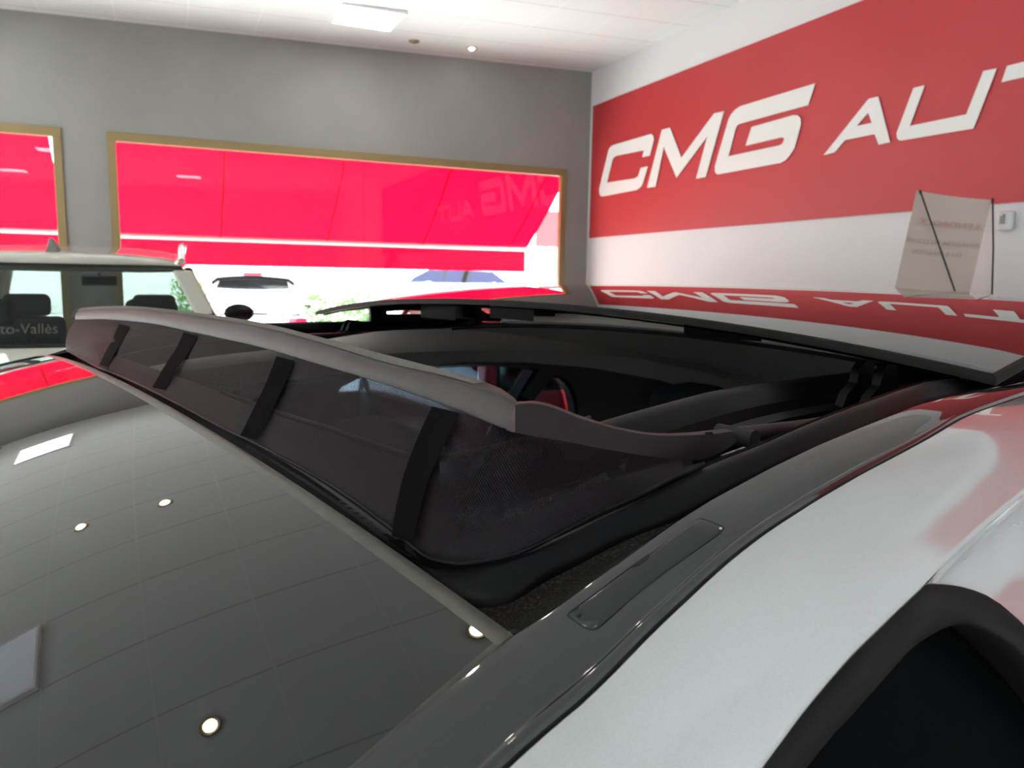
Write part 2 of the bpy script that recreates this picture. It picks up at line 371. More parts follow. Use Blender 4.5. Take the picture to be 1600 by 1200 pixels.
plate('letter_t', [[ta, (ta[0]-tl, ta[1]), (tb[0]-tl, tb[1]), (tb[0]-tl*.62, tb[1]), (tb[0]-tl*.62-sl*(tb[1]-ub[1]), ub[1]), (tb[0]-tl*.40-sl*(tb[1]-ub[1]), ub[1]), (tb[0]-tl*.40, tb[1]), tb]], 'letter', bn, lambda a, b: (DX-.0205, a, b+EYE), .004)

# small box on the wall
q0, q1 = at_x((1563, 362), DX), at_x((1589, 329), DX)
s = empty('wall_sensor', (DX-.03, (q0[1]+q1[1])/2, q0[2]+EYE)); tag(s, 'small white sensor box on the right wall beside the paper stand', 'sensor')
up3 = lambda v: (v[0], v[1], v[2]+EYE)
MB().box(DX-.055, DX, q1[1], q0[1], q0[2], q1[2]).build('housing', 'wall_white', s, bevel=.02, xf=up3)
MB().box(DX-.062, DX-.05, q1[1]+.03, q1[1]+.045, q0[2]+.04, q1[2]-.02).box(DX-.062, DX-.05, q0[1]-.045, q0[1]-.03, q0[2]+.04, q1[2]-.03).build('slot', 'wall', s, xf=up3)

# ================================================================== OUTSIDE
st = grid('street_ground', [[(x, y, -EYE-.02) for x in (-40, 40)] for y in (DY+.12, 60)], 'street'); tag(st, kind='structure')
YA = DY+1.35
def awning(pl, pr, xend, label):
    """pl, pr: bar ends in the frame; xend: overrides left end in metres"""
    a = at_y(pl, YA); b = at_y(pr, YA)
    if xend is not None: a = np.array([xend, YA, a[2]])
    zb = (a[2]+b[2])/2; x0, x1 = a[0], b[0]; zt = WZ1+.07
    t = empty('awning', ((x0+x1)/2, DY+.13, zt+EYE)); tag(t, label, 'awning', 'red street awnings')
    n = 60; rows = []
    for i in range(15):
        q = i/14; row = []
        for k in range(n):
            x = x0+(x1-x0)*k/(n-1)
            sag = -.05*math.sin(math.pi*q)+.011*math.sin(q*26+math.sin(x*.8)*1.5)*q*q
            row.append((x, DY+.13+(YA-DY-.13)*q, zt+(zb-zt)*q+sag))
        rows.append(row)
    grid('canopy', rows, 'awning', t)
    zv = at_y((500, 418), YA)[2]; rows = []
    for i in range(6):
        rows.append([(x, YA+.03+.012*math.sin(x*5)*i/5, zb-.03+(zv-zb+.03)*i/5) for x in np.linspace(x0+.02, x1-.0, 70)])
    grid('valance', rows, 'awning', t)
    tube('front_bar', [(x0-.03, YA, zb-.01), (x1+.02, YA, zb-.01)], .032, 'letter', t)
    for x in np.arange(x0+1.05, x1, 1.2):
        grid('seam', [[(x+d, DY+.13+(YA-DY-.13)*q, zt+(zb-zt)*q-.05*math.sin(math.pi*q)-.012) for d in (-.008, .008)] for q in np.linspace(0, 1, 12)], 'awning', t)
awning((184, 363), (822, 391), None, 'wide red awning with white bar outside the large window')
awning((0, 357), (106, 362), -6.2, 'red awning outside the left window behind the grey car')
# house across the street with a red board, hedges
hs = empty('street_building', (2, 34, 0)); tag(hs, 'pale low building across the bright street', 'building')
MB().box(-30, 34, 34, 40, 0, 3.2).build('facade', 'letter', hs)
for i in range(0): MB().box(-28+i*5, -25.4+i*5, 33.9, 34.02, .9, 2.4).build('window', 'car_glass', hs)
q0, q1 = at_y((838, 385), 20), at_y((930, 334), 20)
rs = empty('roadside_board', ((q0[0]+q1[0])/2, 20, 0)); tag(rs, 'red roadside board seen at the right end of the window', 'sign')
MB().box(q0[0], q1[0]+1, 20, 20.06, q0[2]+EYE, q1[2]+EYE).build('board', 'red', rs)
for x in (q0[0]+.3, q1[0]+.6): MB().box(x, x+.08, 20.06, 20.14, 0, q0[2]+EYE+.3).build('post', 'wall', rs)
import random
def bush(px0, px1, pyt, pyb, d, label):
    a = meet((px0, pyb), AX[:, 2], d); b = meet((px1, pyt), AX[:, 2], d); rnd = random.Random(int(px0))
    V_, F_ = [], []; c = (a+b)/2; c[2] = 0; hw = np.linalg.norm((b-a)[:2])/2; dr = nrm([b[0]-a[0], b[1]-a[1], 0]); z1 = b[2]+EYE
    for i in range(700):
        s = rnd.uniform(-1, 1); zz = z1*rnd.uniform(.05, 1)*(1-.25*s*s)*rnd.uniform(.85, 1); p = np.array([c[0], c[1], 0])+dr*s*hw+np.array([rnd.uniform(-.35, .35), rnd.uniform(-.35, .35), zz])
        u = nrm([rnd.gauss(0, 1) for _ in range(3)])*.075; v = nrm(np.cross(u, [rnd.gauss(0, 1) for _ in range(3)]))*.03; k = len(V_)
        V_ += [p-u, p+v, p+u, p-v]; F_.append((k, k+1, k+2, k+3))
    o = link('hedge', V_, F_, 'leaf', smooth=False); tag(o, label, 'hedge')
bush(468, 525, 447, 462, 17, 'green hedge clump right of the white hatchback outside')
bush(552, 578, 454, 462, 14.5, 'small green shrub in the street nearer the blue-windowed car')
bush(286, 306, 424, 440, 16, 'green shrub outside beside the roof of the grey car')

# ================================================================== OTHER CARS
def lk(o, r):
    o.parent = r; return o
def make_car(name, label, cat, loc, rz, paint, L=4.2, Wd=1.76, Ht=1.5, belt=.95, rb=.10, rr=.50, rf=2.35, wb=3.05, rw=.56, hood=.80, glass='car_glass', rails=False, antenna=False, spoiler=False, crest=.04, group=None, gate=None):
    """rear bumper at local y=0, nose at y=L; rb/rr rear glass base/top, rf/wb windscreen top/base"""
    t = empty(name, loc, rz); tag(t, label, cat, group); hw = Wd/2
    def sec(y, w, zt, zb=.25, sh=.86):
        return [(-w*.93, y, zb), (-w, y, zb+.18), (-w, y, zt*.72), (-w*.975, y, zt*.88), (-w*sh, y, zt), (-w*.4, y, zt+.012), (w*.4, y, zt+.012), (w*sh, y, zt), (w*.975, y, zt*.88), (w, y, zt*.72), (w, y, zb+.18), (w*.93, y, zb)]
    st = [(-.02, hw*.80, belt*.62), (0, hw*.88, belt*.80), (.05, hw*.96, belt*.97), (rb+.05, hw, belt), (L*.35, hw, belt), (wb-.1, hw, belt-.02), (wb+.05, hw, belt-.05), (wb+.4, hw*.98, hood+.06), (L-.25, hw*.90, hood-.05), (L-.06, hw*.80, hood-.16), (L, hw*.72, hood-.32)]
    lk(MB().rows([sec(*s) for s in st]).build('body', paint, None, sub=1, smooth=True), t)
    n = 9; rows = []
    for i in range(n):
        q = i/(n-1); y = rr+(rf-rr)*q; z = Ht-.055+crest*4*q*(1-q)*.8+.02*q; w = rw*(1-.04*abs(2*q-1)**3)
        prof = [(-1, -.035), (-.97, .0), (-.85, .022), (-.5, .040), (0, .048), (.5, .040), (.85, .022), (.97, .0), (1, -.035)]
        rows.append([(w*a, y, z+b) for a, b in prof]+[(w*a*.96, y, z-.045) for a in (1, 0, -1)])
    lk(MB().rows(rows).build('roof', paint, None, sub=1, smooth=True), t)
    zr, zf = Ht-.07, Ht-.05; bw = hw*.88
    def bar(p, q, w, d): 
        return MB().hexa([(p[0]-w, p[1]-d, p[2]), (p[0]+w, p[1]-d, p[2]), (p[0]+w, p[1]+d, p[2]), (p[0]-w, p[1]+d, p[2]), (q[0]-w, q[1]-d, q[2]), (q[0]+w, q[1]-d, q[2]), (q[0]+w, q[1]+d, q[2]), (q[0]-w, q[1]+d, q[2])])
    for s in (-1, 1):
        lk(bar((s*bw, rb+.05, belt-.03), (s*(rw-.03), rr+.03, zr), .045, .07).build('pillar', paint, None, bevel=.015), t)
        lk(bar((s*bw, wb-.08, belt-.06), (s*(rw-.03), rf-.02, zf), .035, .045).build('pillar', paint, None, bevel=.012), t)
        ym = rr+(rf-rr)*.42; lk(bar((s*bw, ym+.1, belt-.04), (s*(rw-.01), ym, zf), .03, .05).build('pillar', 'rubber', None, bevel=.01), t)
        e = .012; lk(MB().hexa([(s*bw, rb+.1, belt-.02), (s*bw+e, rb+.1, belt-.02), (s*bw+e, wb-.1, belt-.05), (s*bw, wb-.1, belt-.05), (s*(rw-.02), rr+.05, zr), (s*(rw-.02)+e, rr+.05, zr), (s*(rw-.02)+e, rf-.05, zf), (s*(rw-.02), rf-.05, zf)]).build('side_window', glass, None), t)
        mr = MB(); c = (s*(hw+.11-(.08 if rails else 0)), wb-.28, belt+(.19 if rails else .06)); rws = []
        for a in np.linspace(0, 1, 7):
            r = .095*math.sin(math.pi*min(max(a, .12), .88)); rws.append([(c[0]+s*(.02)+r*1.25*math.cos(q), c[1]+(a-.5)*.12, c[2]+r*.8*math.sin(q)) for q in np.linspace(0, 2*math.pi, 16, endpoint=False)])
        mi = lk(mr.rows(rws).build('wing_mirror', 'rubber' if rails else paint, None, smooth=True), t)
        lk(MB().box(min(s*hw*.9, s*(hw+.06)), max(s*hw*.9, s*(hw+.06)), wb-.31, wb-.25, belt+.01, belt+.05).build('mirror_foot', 'rubber', None, bevel=.01), mi)
        tl = lk(MB().hexa([(s*hw*.60, -.012, belt*.78), (s*hw*.97, .05, belt*.78), (s*hw*.99, .16, belt*.78), (s*hw*.62, .06, belt*.78), (s*hw*.64, .02, belt*.93), (s*hw*.95, .06, belt*.93), (s*hw*.97, .18, belt*.93), (s*hw*.66, .08, belt*.93)]).build('tail_light', 'tail', None, bevel=.01), t)
        for y in (.78, L-.82):
            w = lk(MB().cyl((s*(hw-.20) if s > 0 else -hw, y, .325), .325, .20, 0, 36).build('wheel', 'tyre', None, bevel=.02), t)
            lk(MB().cyl((s*(hw+.004) if s > 0 else -hw-.004, y, .325), .21, .012*(-1 if s > 0 else 1), 0, 24).build('rim', 'rim', None), w)
        lk(MB().hexa([(s*hw*.45, L-.10, hood-.24), (s*hw*.78, L-.2, hood-.24), (s*hw*.78, L-.25, hood-.2), (s*hw*.45, L-.16, hood-.2), (s*hw*.48, L-.16, hood-.12), (s*hw*.76, L-.3, hood-.12), (s*hw*.76, L-.36, hood-.1), (s*hw*.48, L-.24, hood-.1)]).build('headlight', 'chrome', None, bevel=.01), t)
    zg = gate or belt-.02
    if gate: lk(MB().hexa([(-bw, rb-.04, belt-.15), (bw, rb-.04, belt-.15), (bw, rb+.02, belt-.15), (-bw, rb+.02, belt-.15), (-bw*.97, rb+(gate-belt)*.5-.02, gate), (bw*.97, rb+(gate-belt)*.5-.02, gate), (bw*.97, rb+(gate-belt)*.5+.03, gate), (-bw*.97, rb+(gate-belt)*.5+.03, gate)]).build('tailgate', paint, None, bevel=.02), t)
    g0 = rb+((zg-belt)*.5 if gate else 0)
    rg = lk(MB().hexa([(-bw*.95, g0, zg), (bw*.95, g0, zg), (bw*.95, g0+.01, zg), (-bw*.95, g0+.01, zg), (-rw*.94, rr, zr+.02), (rw*.94, rr, zr+.02), (rw*.94, rr+.01, zr+.02), (-rw*.94, rr+.01, zr+.02)]).build('rear_window', glass, None), t)
    fr = MB(); a, b, c, d = (-bw*.95, g0-.006, zg), (bw*.95, g0-.006, zg), (rw*.94, rr-.006, zr+.02), (-rw*.94, rr-.006, zr+.02)
    def strip(p, q, i):                          # black ceramic edge of the glass
        cx, czz = 0, (zg+zr)/2; f = lambda v: (v[0]*(1-i/rw), v[1]+(.5*(zr-zg) and (czz-v[2])*(rr-g0)/(zr-zg))*i*2.2, v[2]+(czz-v[2])*i*2.2)
        P, Q = f(p), f(q); e = .004
        fr.hexa([p, q, Q, P, (p[0], p[1]-e, p[2]), (q[0], q[1]-e, q[2]), (Q[0], Q[1]-e, Q[2]), (P[0], P[1]-e, P[2])])
    for p, q in ((a, b), (b, c), (c, d), (d, a)): strip(p, q, .035)
    lk(fr.build('glass_border', 'gap', None), rg)
    lk(MB().hexa([(-bw*.93, wb, belt-.07), (bw*.93, wb, belt-.07), (bw*.93, wb+.01, belt-.07), (-bw*.93, wb+.01, belt-.07), (-rw*.93, rf, zf+.02), (rw*.93, rf, zf+.02), (rw*.93, rf+.01, zf+.02), (-rw*.93, rf+.01, zf+.02)]).build('windscreen', glass, None), t)
    for y, xs in ((rr+.75, (-.38, .38)), (rf-.45, (-.36, .36))):
        for x in xs:
            s = lk(MB().hexa([(x-.23, y, belt-.3), (x+.23, y, belt-.3), (x+.23, y+.1, belt-.3), (x-.23, y+.1, belt-.3), (x-.2, y-.1, belt+.22), (x+.2, y-.1, belt+.22), (x+.2, y-.03, belt+.22), (x-.2, y-.03, belt+.22)]).build('seat', 'seat', None, bevel=.05), t)
            lk(MB().box(x-.13, x+.13, y-.12, y-.03, belt+.22, belt+.36).build('headrest', 'seat', None, bevel=.04), s)
    lk(MB().box(-.11, .11, rf-.02, rf+.02, zf-.13, zf-.06).box(-.012, .012, rf, rf+.03, zf-.07, zf-.02).build('rear_view_mirror', 'gap', None, bevel=.012), t)
    if rails:
        for s in (-1, 1):
            pts = [(s*(rw-.03), rr-.02, Ht-.03), (s*(rw-.03), rr+.10, Ht+.035), (s*(rw-.02), rr+.4, Ht+.055), (s*(rw-.02), rf-.4, Ht+.07), (s*(rw-.03), rf-.05, Ht+.02)]
            P = curve(pts, 24); o = tube('roof_rail', [np.array(p)-np.array([0, 0, EYE]) for p in P], .016, 'chrome'); lk(o, t)
    if antenna:
        o = MB().rows([[(-.035, rr+.16, Ht-.01), (.035, rr+.16, Ht-.01), (.035, rr+.42, Ht), (-.035, rr+.42, Ht)], [(-.018, rr+.15, Ht+.03), (.018, rr+.15, Ht+.03), (.018, rr+.30, Ht+.03), (-.018, rr+.30, Ht+.03)], [(-.006, rr+.13, Ht+.065), (.006, rr+.13, Ht+.065), (.006, rr+.18, Ht+.065), (-.006, rr+.18, Ht+.065)]]).build('fin_antenna', 'wall', None, bevel=.006); lk(o, t)
    if spoiler:
        rws = []
        for x in np.linspace(-rw*1.08, rw*1.08, 17):
            q = abs(x/rw/1.08); d = -.22+.05*q*q; z = Ht-.02-.05*q**2-(.05 if q > .97 else 0); rws.append([(x, rr+.02, z+.02), (x, rr+d, z+.0), (x, rr+d, z-.05), (x, rr+.02, z-.06)])
        s = lk(MB().rows(rws).build('roof_spoiler', 'rubber', None, bevel=.006), t)
        lk(MB().box(-.15, .15, rr-.22, rr-.1, Ht-.01, Ht+.035).build('brake_light', 'tail', None, bevel=.012), s)
        lk(MB().hexa([(-.28, g0+.01, zg+.08), (.22, g0-.0, zg+.04), (.22, g0-.03, zg+.04), (-.28, g0-.02, zg+.08), (-.28, g0+.01, zg+.10), (.22, g0, zg+.07), (.22, g0-.03, zg+.07), (-.28, g0-.02, zg+.10)]).build('wiper', 'gap', None), t)
    return t
M['paint_beige'] = mat('warm_grey_paint', (.42, .40, .34), .25, coat=1.)
M['paint_red'] = mat('red_car_paint', (.42, .006, .012), .25, coat=1.)
M['paint_plain'] = mat('plain_white_paint', (.8, .8, .8), .25, coat=1.)
M['paint_silver'] = mat('silver_paint', (.45, .46, .47), .3, metal=.6, coat=.5)
def ground(px, d):                                # a spot on the floor d metres away under a column of the photo
    r = ray(px, 430); q = nrm([r[0], r[1], 0])*d; return (q[0], q[1], 0)
p = ground(54, 3.62)
suv = make_car('estate_car', 'warm grey estate car with roof rails at the left, seen from behind', 'car', p, math.radians(-1), 'paint_beige', L=4.45, Wd=1.80, Ht=1.685, belt=1.10, gate=1.285, rb=.02, rr=.33, rf=2.55, wb=3.35, rw=.57, hood=.98, glass='car_glass_pale', rails=True, antenna=True, crest=.075)
sx = lambda a, b: (p[0]+a-.15, p[1]+.02+.09+b*.45-.012, 1.345+b)
text('window_lettering', "100% Auto-Vallès", .058, sx, 'trim', suv)
make_car('hatchback', 'white hatchback with black roof spoiler parked outside the large window', 'car', ground(393, 13.2), math.radians(-9), 'paint_plain', L=4.1, Wd=1.78, Ht=1.60, spoiler=True, rw=.60, belt=.97, glass='sky_glass')
make_car('parked_car', 'white car with blue tinted windows farther along the street', 'car', ground(800, 21.5), math.radians(72), 'paint_plain', L=4.3, Ht=1.86, belt=1.53, hood=1.1, glass='blue_glass')
make_car('red_car', 'glossy red car glimpsed through the far windows of the open-roofed car', 'car', (2.50, 4.25, 0), 0, 'paint_red', L=3.85, Wd=1.62, Ht=1.45, belt=.92)

# paper stand on the roof of a silver car behind
fw = AX[:, 2]
sp = ray(1480, 467); sp = nrm([sp[0], sp[1], 0])*4.35
KS = 1.55
make_car('silver_car', 'silver car carrying the paper sign, hidden behind the raised glass roof', 'car', (3.62, sp[1]-2.15, 0), 0, 'paint_silver', L=3.8, Wd=1.7, Ht=1.50, belt=.95)
ps = empty('paper_sign', (sp[0], sp[1], EYE-.09)); tag(ps, 'folded translucent paper sign with mirrored writing held by thin black rods', 'sign')
def P3(px, py, d): return meet((px, py), fw, d*KS)
tl_, tr_, br_, bl_ = P3(1432, 298, 2.62), P3(1549, 313, 2.52), P3(1515, 457, 2.44), P3(1398, 450, 2.56)
rows = []
for i in range(12):
    q = i/11; a = tl_+(bl_-tl_)*q; b = tr_+(br_-tr_)*q; rows.append([a+(b-a)*s+fw*.02*math.sin(math.pi*s) for s in np.linspace(0, 1, 10)])
M['paper'] = mat('translucent_paper', (.36, .30, .265), .6)
M['paper_white'] = mat('white_paper', (.78, .75, .73), .6)
grid('sheet', rows, 'paper', ps, thick=.002)
low = [P3(1410, 464, 2.50), P3(1440, 461, 2.48), P3(1480, 459, 2.45), P3(1514, 467, 2.40)]
grid('fold', [[rows[-1][int(j*3)] for j in range(4)], low], 'paper', ps, thick=.002)
grid('side_flap', [[P3(1548, 318, 2.525), P3(1549, 319, 2.53), P3(1551, 320, 2.54)], [P3(1516, 456, 2.445), P3(1534, 455, 2.48), P3(1551, 452, 2.52)], [P3(1525, 468, 2.42), P3(1538, 464, 2.46), P3(1551, 459, 2.50)]], 'paper_white', ps, thick=.002)
tube('rod', [P3(1438, 299, 2.60), P3(1492, 455, 2.42)], .0042, 'gap', ps, 8); tube('rod', [P3(1551, 312, 2.50), P3(1552, 390, 2.48), P3(1550, 460, 2.46)], .0042, 'gap', ps, 8)
for q in (P3(1438, 299, 2.60), P3(1551, 312, 2.50)):
    tube('rod_tip', [q-AX[:, 1]*.006, q+AX[:, 1]*.012], .006, 'gap', ps, 8)
M['ink_red'] = mat('faded_red_print', (.36, .20, .18), .6); M['ink_grey'] = mat('faded_grey_print', (.24, .20, .18), .6)
sxv, syv = nrm(tr_-tl_), nrm(tl_-bl_); sn = nrm(np.cross(sxv, syv)); sn = sn if sn@fw < 0 else -sn
def onsheet(cx, cy):
    wd, ht = np.linalg.norm(tr_-tl_), np.linalg.norm(bl_-tl_)
    def f(a, b):
        x, y = cx-a/wd, cy-b/ht; A = tl_+(bl_-tl_)*y; B = tr_+(br_-tr_)*y
        return up(A+(B-A)*x+fw*(.02*math.sin(math.pi*min(max(x, 0), 1))-.012))
    return f
text('print', 'LENDROCK', .034*KS, onsheet(.52, .34), 'ink_red', ps)
text('print', 'FINANCIA TU COCHE', .022*KS, onsheet(.48, .53), 'ink_grey', ps); text('print', 'EN 5 MINUTOS', .022*KS, onsheet(.46, .64), 'ink_grey', ps)

# ================================================================== THE OPEN-ROOFED CAR
# u runs to the back of the car, v to its far side, z up; all measured from the eye
GL = [-0.08352, 0.16239, -0.23667, 0.93269, -0.11359, -0.06119, 0.04947, 0.26605, 0.52842, 0.71989, 0.15976, 0.01413, -0.20303]
PN = [-0.00668, 0.04173, -0.16633, -0.06225, -0.10603, 0.17298, 0.57985, 1.05640, 0.01080, 0.00456, -0.00131]
HD, HW, VM, UC, BOW, TAP = GL[7], GL[8], GL[9], GL[10], GL[11], GL[12]
Vv = np.array([-math.sin(HD), math.cos(HD), 0]); Uv = np.array([Vv[1], -Vv[0], 0]); Zv = np.array([0, 0, 1.])
def pt(u, v, z): return u*Uv+v*Vv+z*Zv
def uvz(p): return np.array([p@Uv, p@Vv, p[2]])
def glass_z(u, v):
    a = max(u, -.34)-UC; b = v-VM
    return GL[0]+GL[1]*a+GL[2]*a*a+GL[3]*a**3+GL[4]*b*b+GL[5]*b**4+GL[6]*a*b*b
_tu = [.159, .177, .199, .214, .242, .268, .309, .350, .395, .454, .497, .572, .65, .75, .9, 1.06, 1.25, 1.5, 1.8, 2.2]
_tz = [-.1205, -.1165, -.1095, -.1055, -.097, -.091, -.084, -.0783, -.0738, -.0685, -.0668, -.0665, -.067, -.068, -.073, -.083, -.105, -.152, -.235, -.40]
_fu = np.linspace(-.34, 2.2, 1271)
_fz = np.array([glass_z(u, VM-HW) if u < .159 else np.interp(u, _tu, _tz) for u in _fu])
_k = np.exp(-np.linspace(-2, 2, 17)**2); _k /= _k.sum(); _fz[8:-8] = np.convolve(_fz, _k, 'same')[8:-8]
def edge_z(u): return float(np.interp(u, _fu, _fz))
def vin(u): return VM-(HW+TAP*(u-UC)) if u < UC else VM-HW
def twist(u): return float(np.interp(u, [.2, .5, 2], [0, -.012, -.012]))
def S(u, v, dz=0.):
    b = v-VM; return edge_z(u)+twist(u)*min(max((v-vin(u))/(2*HW), 0), 1)+GL[4]*(b*b-HW*HW)+GL[5]*(b**4-HW**4)+dz
def hit(p, f, t0=.08, t1=4):
    r = ray(*p); ts = np.geomspace(t0, t1, 200); g = lambda t: (r*t)[2]-f((r*t)@Uv, (r*t)@Vv)
    a = ts[0]
    for b in ts[1:]:
        if g(b) <= 0:
            for _ in range(30):
                m = (a+b)/2
                if g(m) > 0: a = m
                else: b = m
            return r*a
        a = b
    return r*t1
def on_v(p, v): return meet(p, Vv, v)
def on_u(p, u): return meet(p, Uv, u)
def mirror(p): u, v, z = uvz(np.asarray(p)); return pt(u, 2*VM-v, z+twist(u))
def rowsmap(rows, f): return [[f(p) for p in r] for r in rows]

base = pt(.55, VM, -EYE)
car = empty('car', (base[0], base[1], 0)); tag(car, 'pearl white car in the foreground with black glass sunroof slid open and tilted', 'car')
# --- front glass -------------------------------------------------------------
def rear_edge_u(v): b = (v-VM)/HW; return UC-BOW*(1-min(b*b, 1))
def half_w(u): return HW+TAP*(u-UC)
def glass_pt(u, s, dz=0): v = VM+s*half_w(u); return pt(u, v, glass_z(u, v)+dz)
def gl_rows(du0, du1, n, dz=0, smax=1.):
    rows = []
    for i in range(n):
        q = i/(n-1); row = []
        for s in np.linspace(-smax, smax, 61):
            ue = rear_edge_u(VM+s*HW); u = (-.22)*(1-q)+(ue-du1)*q if du0 is None else ue-du0+(du0-du1)*q
            row.append(glass_pt(u, s, dz))
        rows.append(row)
    return rows
fg = grid('front_glass', gl_rows(None, .0085, 50, 0, .9955), 'gloss_black', car, thick=.004, flip=True)
tr = gl_rows(.0085, 0, 4); 
for j in range(61): tr[3][j] = tr[3][j]-Zv*.0012
tr.append([p-Zv*.005 for p in tr[3]])
grid('rear_rim', tr, 'trim', fg, sharp=70)
for s in (-1, 1):
    rw_ = [[glass_pt(u, s*k, dz) for k, dz in ((.9955, 0), (.9985, -.0002), (.9998, -.0007))] for u in np.linspace(-.22, UC-.001, 40)]
    grid('side_rim', rw_, 'trim', fg, sharp=70)
# --- black side strips --------------------------------------------------------
def strip_z(u, v): return edge_z(u)-.30*(vin(u)-v)-2.2*(max(vin(u)-v-.012, 0))**2
op = [(780, 1200), (850, 1132), (960, 1022), (1100, 902), (1237, 800), (1300, 760), (1400, 700), (1500, 650), (1600, 611)]
def hit_strip(p):
    return hit(p, lambda u, v: strip_z(u, v) if v < .19 else -9, .1, 1.2)
so_ = [uvz(hit_strip(p)) for p in op]
so_u = [q[0] for q in so_]; so_v = [vin(q[0])-q[1] for q in so_]
_vf = np.polyfit(so_u[:8], [vin(u)-w for u, w in zip(so_u[:8], so_v[:8])], 3)   # smooth outer edge of the strip
_w0 = vin(so_u[0])-float(np.polyval(_vf, so_u[0])); _w1 = vin(so_u[7])-float(np.polyval(_vf, so_u[7]))
def strip_w(u):
    if u < so_u[0]: return _w0
    if u < so_u[7]: return vin(u)-float(np.polyval(_vf, u))
    return float(np.interp(u, [so_u[7], so_u[8], .9, 2.2], [_w1, .0125, .0125, .011]))
us = np.r_[np.linspace(-.22, .6, 120), np.linspace(.62, 1.9, 50)]
prof = [(0, -.0004), (.006, .0), (.02, .0001), (.2, .0006), (.4, .0010), (.6, .0010), (.74, .0004), (.80, -.0004), (.84, -.0006), (.88, .0004), (.93, .0008), (.97, .0), (1., -.0025)]
def strip_rows(fw_=1.): 
    rows = []
    for u in us:
        w = strip_w(u); v0 = vin(u)-.0006
        rows.append([pt(u, v0-w*a, strip_z(u, v0-w*a)+dz) for a, dz in prof])
    return rows
SR = strip_rows()
grid('side_strip', SR, 'strip_black', car, sharp=60, flip=True)
grid('side_strip', rowsmap(SR, mirror), 'strip_black', car, sharp=60)
# --- roof bar cover with its notch, arrow and gap --------------------------------
_pa, _pz = [p[0] for p in prof], [p[1] for p in prof]
def strip_h(u, v): return strip_z(u, v)+float(np.interp((vin(u)-.0006-v)/strip_w(u), _pa, _pz))
cov = [(886, 961), (888, 957), (900, 948), (925, 930), (950, 911.5), (988, 884), (1002, 874), (1016, 865.5), (1034, 852), (1060, 832.5), (1090, 811.5), (1094, 810), (1099, 810.5), (1129, 822), (1132, 825), (1130, 829), (1095, 854), (1050, 886), (1010, 917), (980, 941), (938, 978), (930, 983), (923, 983.5), (915, 981), (900, 972)]
def on_strip(x, y, dz=.0012): return hit((x, y), lambda u, v: strip_h(u, v)+dz if v < .1935 else -9, .1, 1.2)
cp = curve(cov+[cov[0]], 90, False)[:-1]; cc = np.mean(cp, axis=0)
def loop_rows(scale_px, dz):
    out = []
    for p in cp:
        d = (cc-p); d = d/np.linalg.norm(d); q = p+d*scale_px; out.append(on_strip(q[0], q[1], dz))
    return out+out[:1]
cpos = [np.array(p) for p in cp]
fill = [cc for _ in cp]
def inner(k, dz): return [on_strip(*(cc+(p-cc)*k), dz) for p in cp+cp[:1]]
grid('cover_gap', [loop_rows(-1.1, .0001), loop_rows(0, .0003), inner(.9, .0003)], 'gap', car)
cvr = grid('roof_bar_cover', [loop_rows(1.3, .0001), loop_rows(1.5, .0005), loop_rows(2.6, .0007), inner(.80, .0008), inner(.5, .0008), inner(.2, .0008), inner(.01, .0008)], 'cover_black', car, sharp=80)
nt_ = [(984, 886), (991, 885), (996, 884), (1005, 878), (1012, 873), (1015, 868), (1014, 865), (1002, 873)]
plate('finger_notch', [nt_], 'gap', cvr, lambda a, b: up(on_strip(a, b, .0010)))
plate('arrow_mark', [[(899, 963), (909, 958), (905, 966), (903, 964)]], 'gap', cvr, lambda a, b: up(on_strip(a, b, .0010)))
plate('end_pin', [[(1126+2.6*math.cos(a), 825.5+2*math.sin(a)) for a in np.linspace(0, 6.2, 12)]], 'chrome', cvr, lambda a, b: up(on_strip(a, b, .0010)))
# --- opening seal ------------------------------------------------------------
def hs(p, dz): return hit(p, lambda u, v: S(u, v, dz), .12, 3)
s_in = [(155, 577), (182, 587), (250, 619), (350, 672), (400, 696), (460, 728), (525, 766), (600, 820), (650, 862), (668, 874), (687, 881), (725, 885), (775, 877), (800, 871), (850, 850), (925, 810), (1000, 777), (1050, 752), (1125, 715), (1162, 701), (1200, 687), (1275, 655), (1375, 618), (1446, 595)]
s_out = [(150, 578), (186, 596), (250, 626), (350, 680), (400, 708), (460, 746), (525, 791), (600, 845), (660, 889), (690, 912), (722, 932), (770, 935), (810, 923), (847, 899), (900, 872), (975, 833), (1050, 804), (1090, 788), (1140, 762), (1170, 747), (1203, 731), (1280, 695), (1378, 653), (1448, 626)]
I = curve([hs(p, -.006) for p in s_in], 150, True); O = curve([hs(p, -.010) for p in s_out], 150, True)
def extend(path, vend, k):                      # carry the near run back under the raised panel
    e = uvz(path[-1]); out = list(path)
    for u in np.linspace(e[0]+.03, 1.02, 16): out.append(pt(u, e[1]+(vend-e[1])*min((u-e[0])/.2, 1), S(u, e[1], k)))
    return out
I = extend(I, .213, -.006); O = extend(O, .1925, -.008)
rows = []
for a, b in zip(I, O):
    w = np.linalg.norm(a-b); hgt = min(.0045, w*.35); row = []
    row.append(a-Zv*.012); row.append(a-Zv*.0)
    e = a+(b-a)*.035+Zv*.0009; row.append(e); row.append(a+(b-a)*.09-Zv*.0006)
    for q in np.linspace(.16, 1, 9): row.append(a+(b-a)*q+Zv*(hgt*math.sin(math.pi*min(q*1.02, 1))-.001))
    row.append(b-Zv*.006); rows.append(row)
sl_ = grid('opening_seal', rows, 'rubber', car, sharp=75)
mid_corner = 60
mrow = [r for r in rows if uvz(r[0])[1] < .30 and uvz(r[0])[0] > .158]
grid('opening_seal', rowsmap(mrow, mirror), 'rubber', car, sharp=75, flip=True)
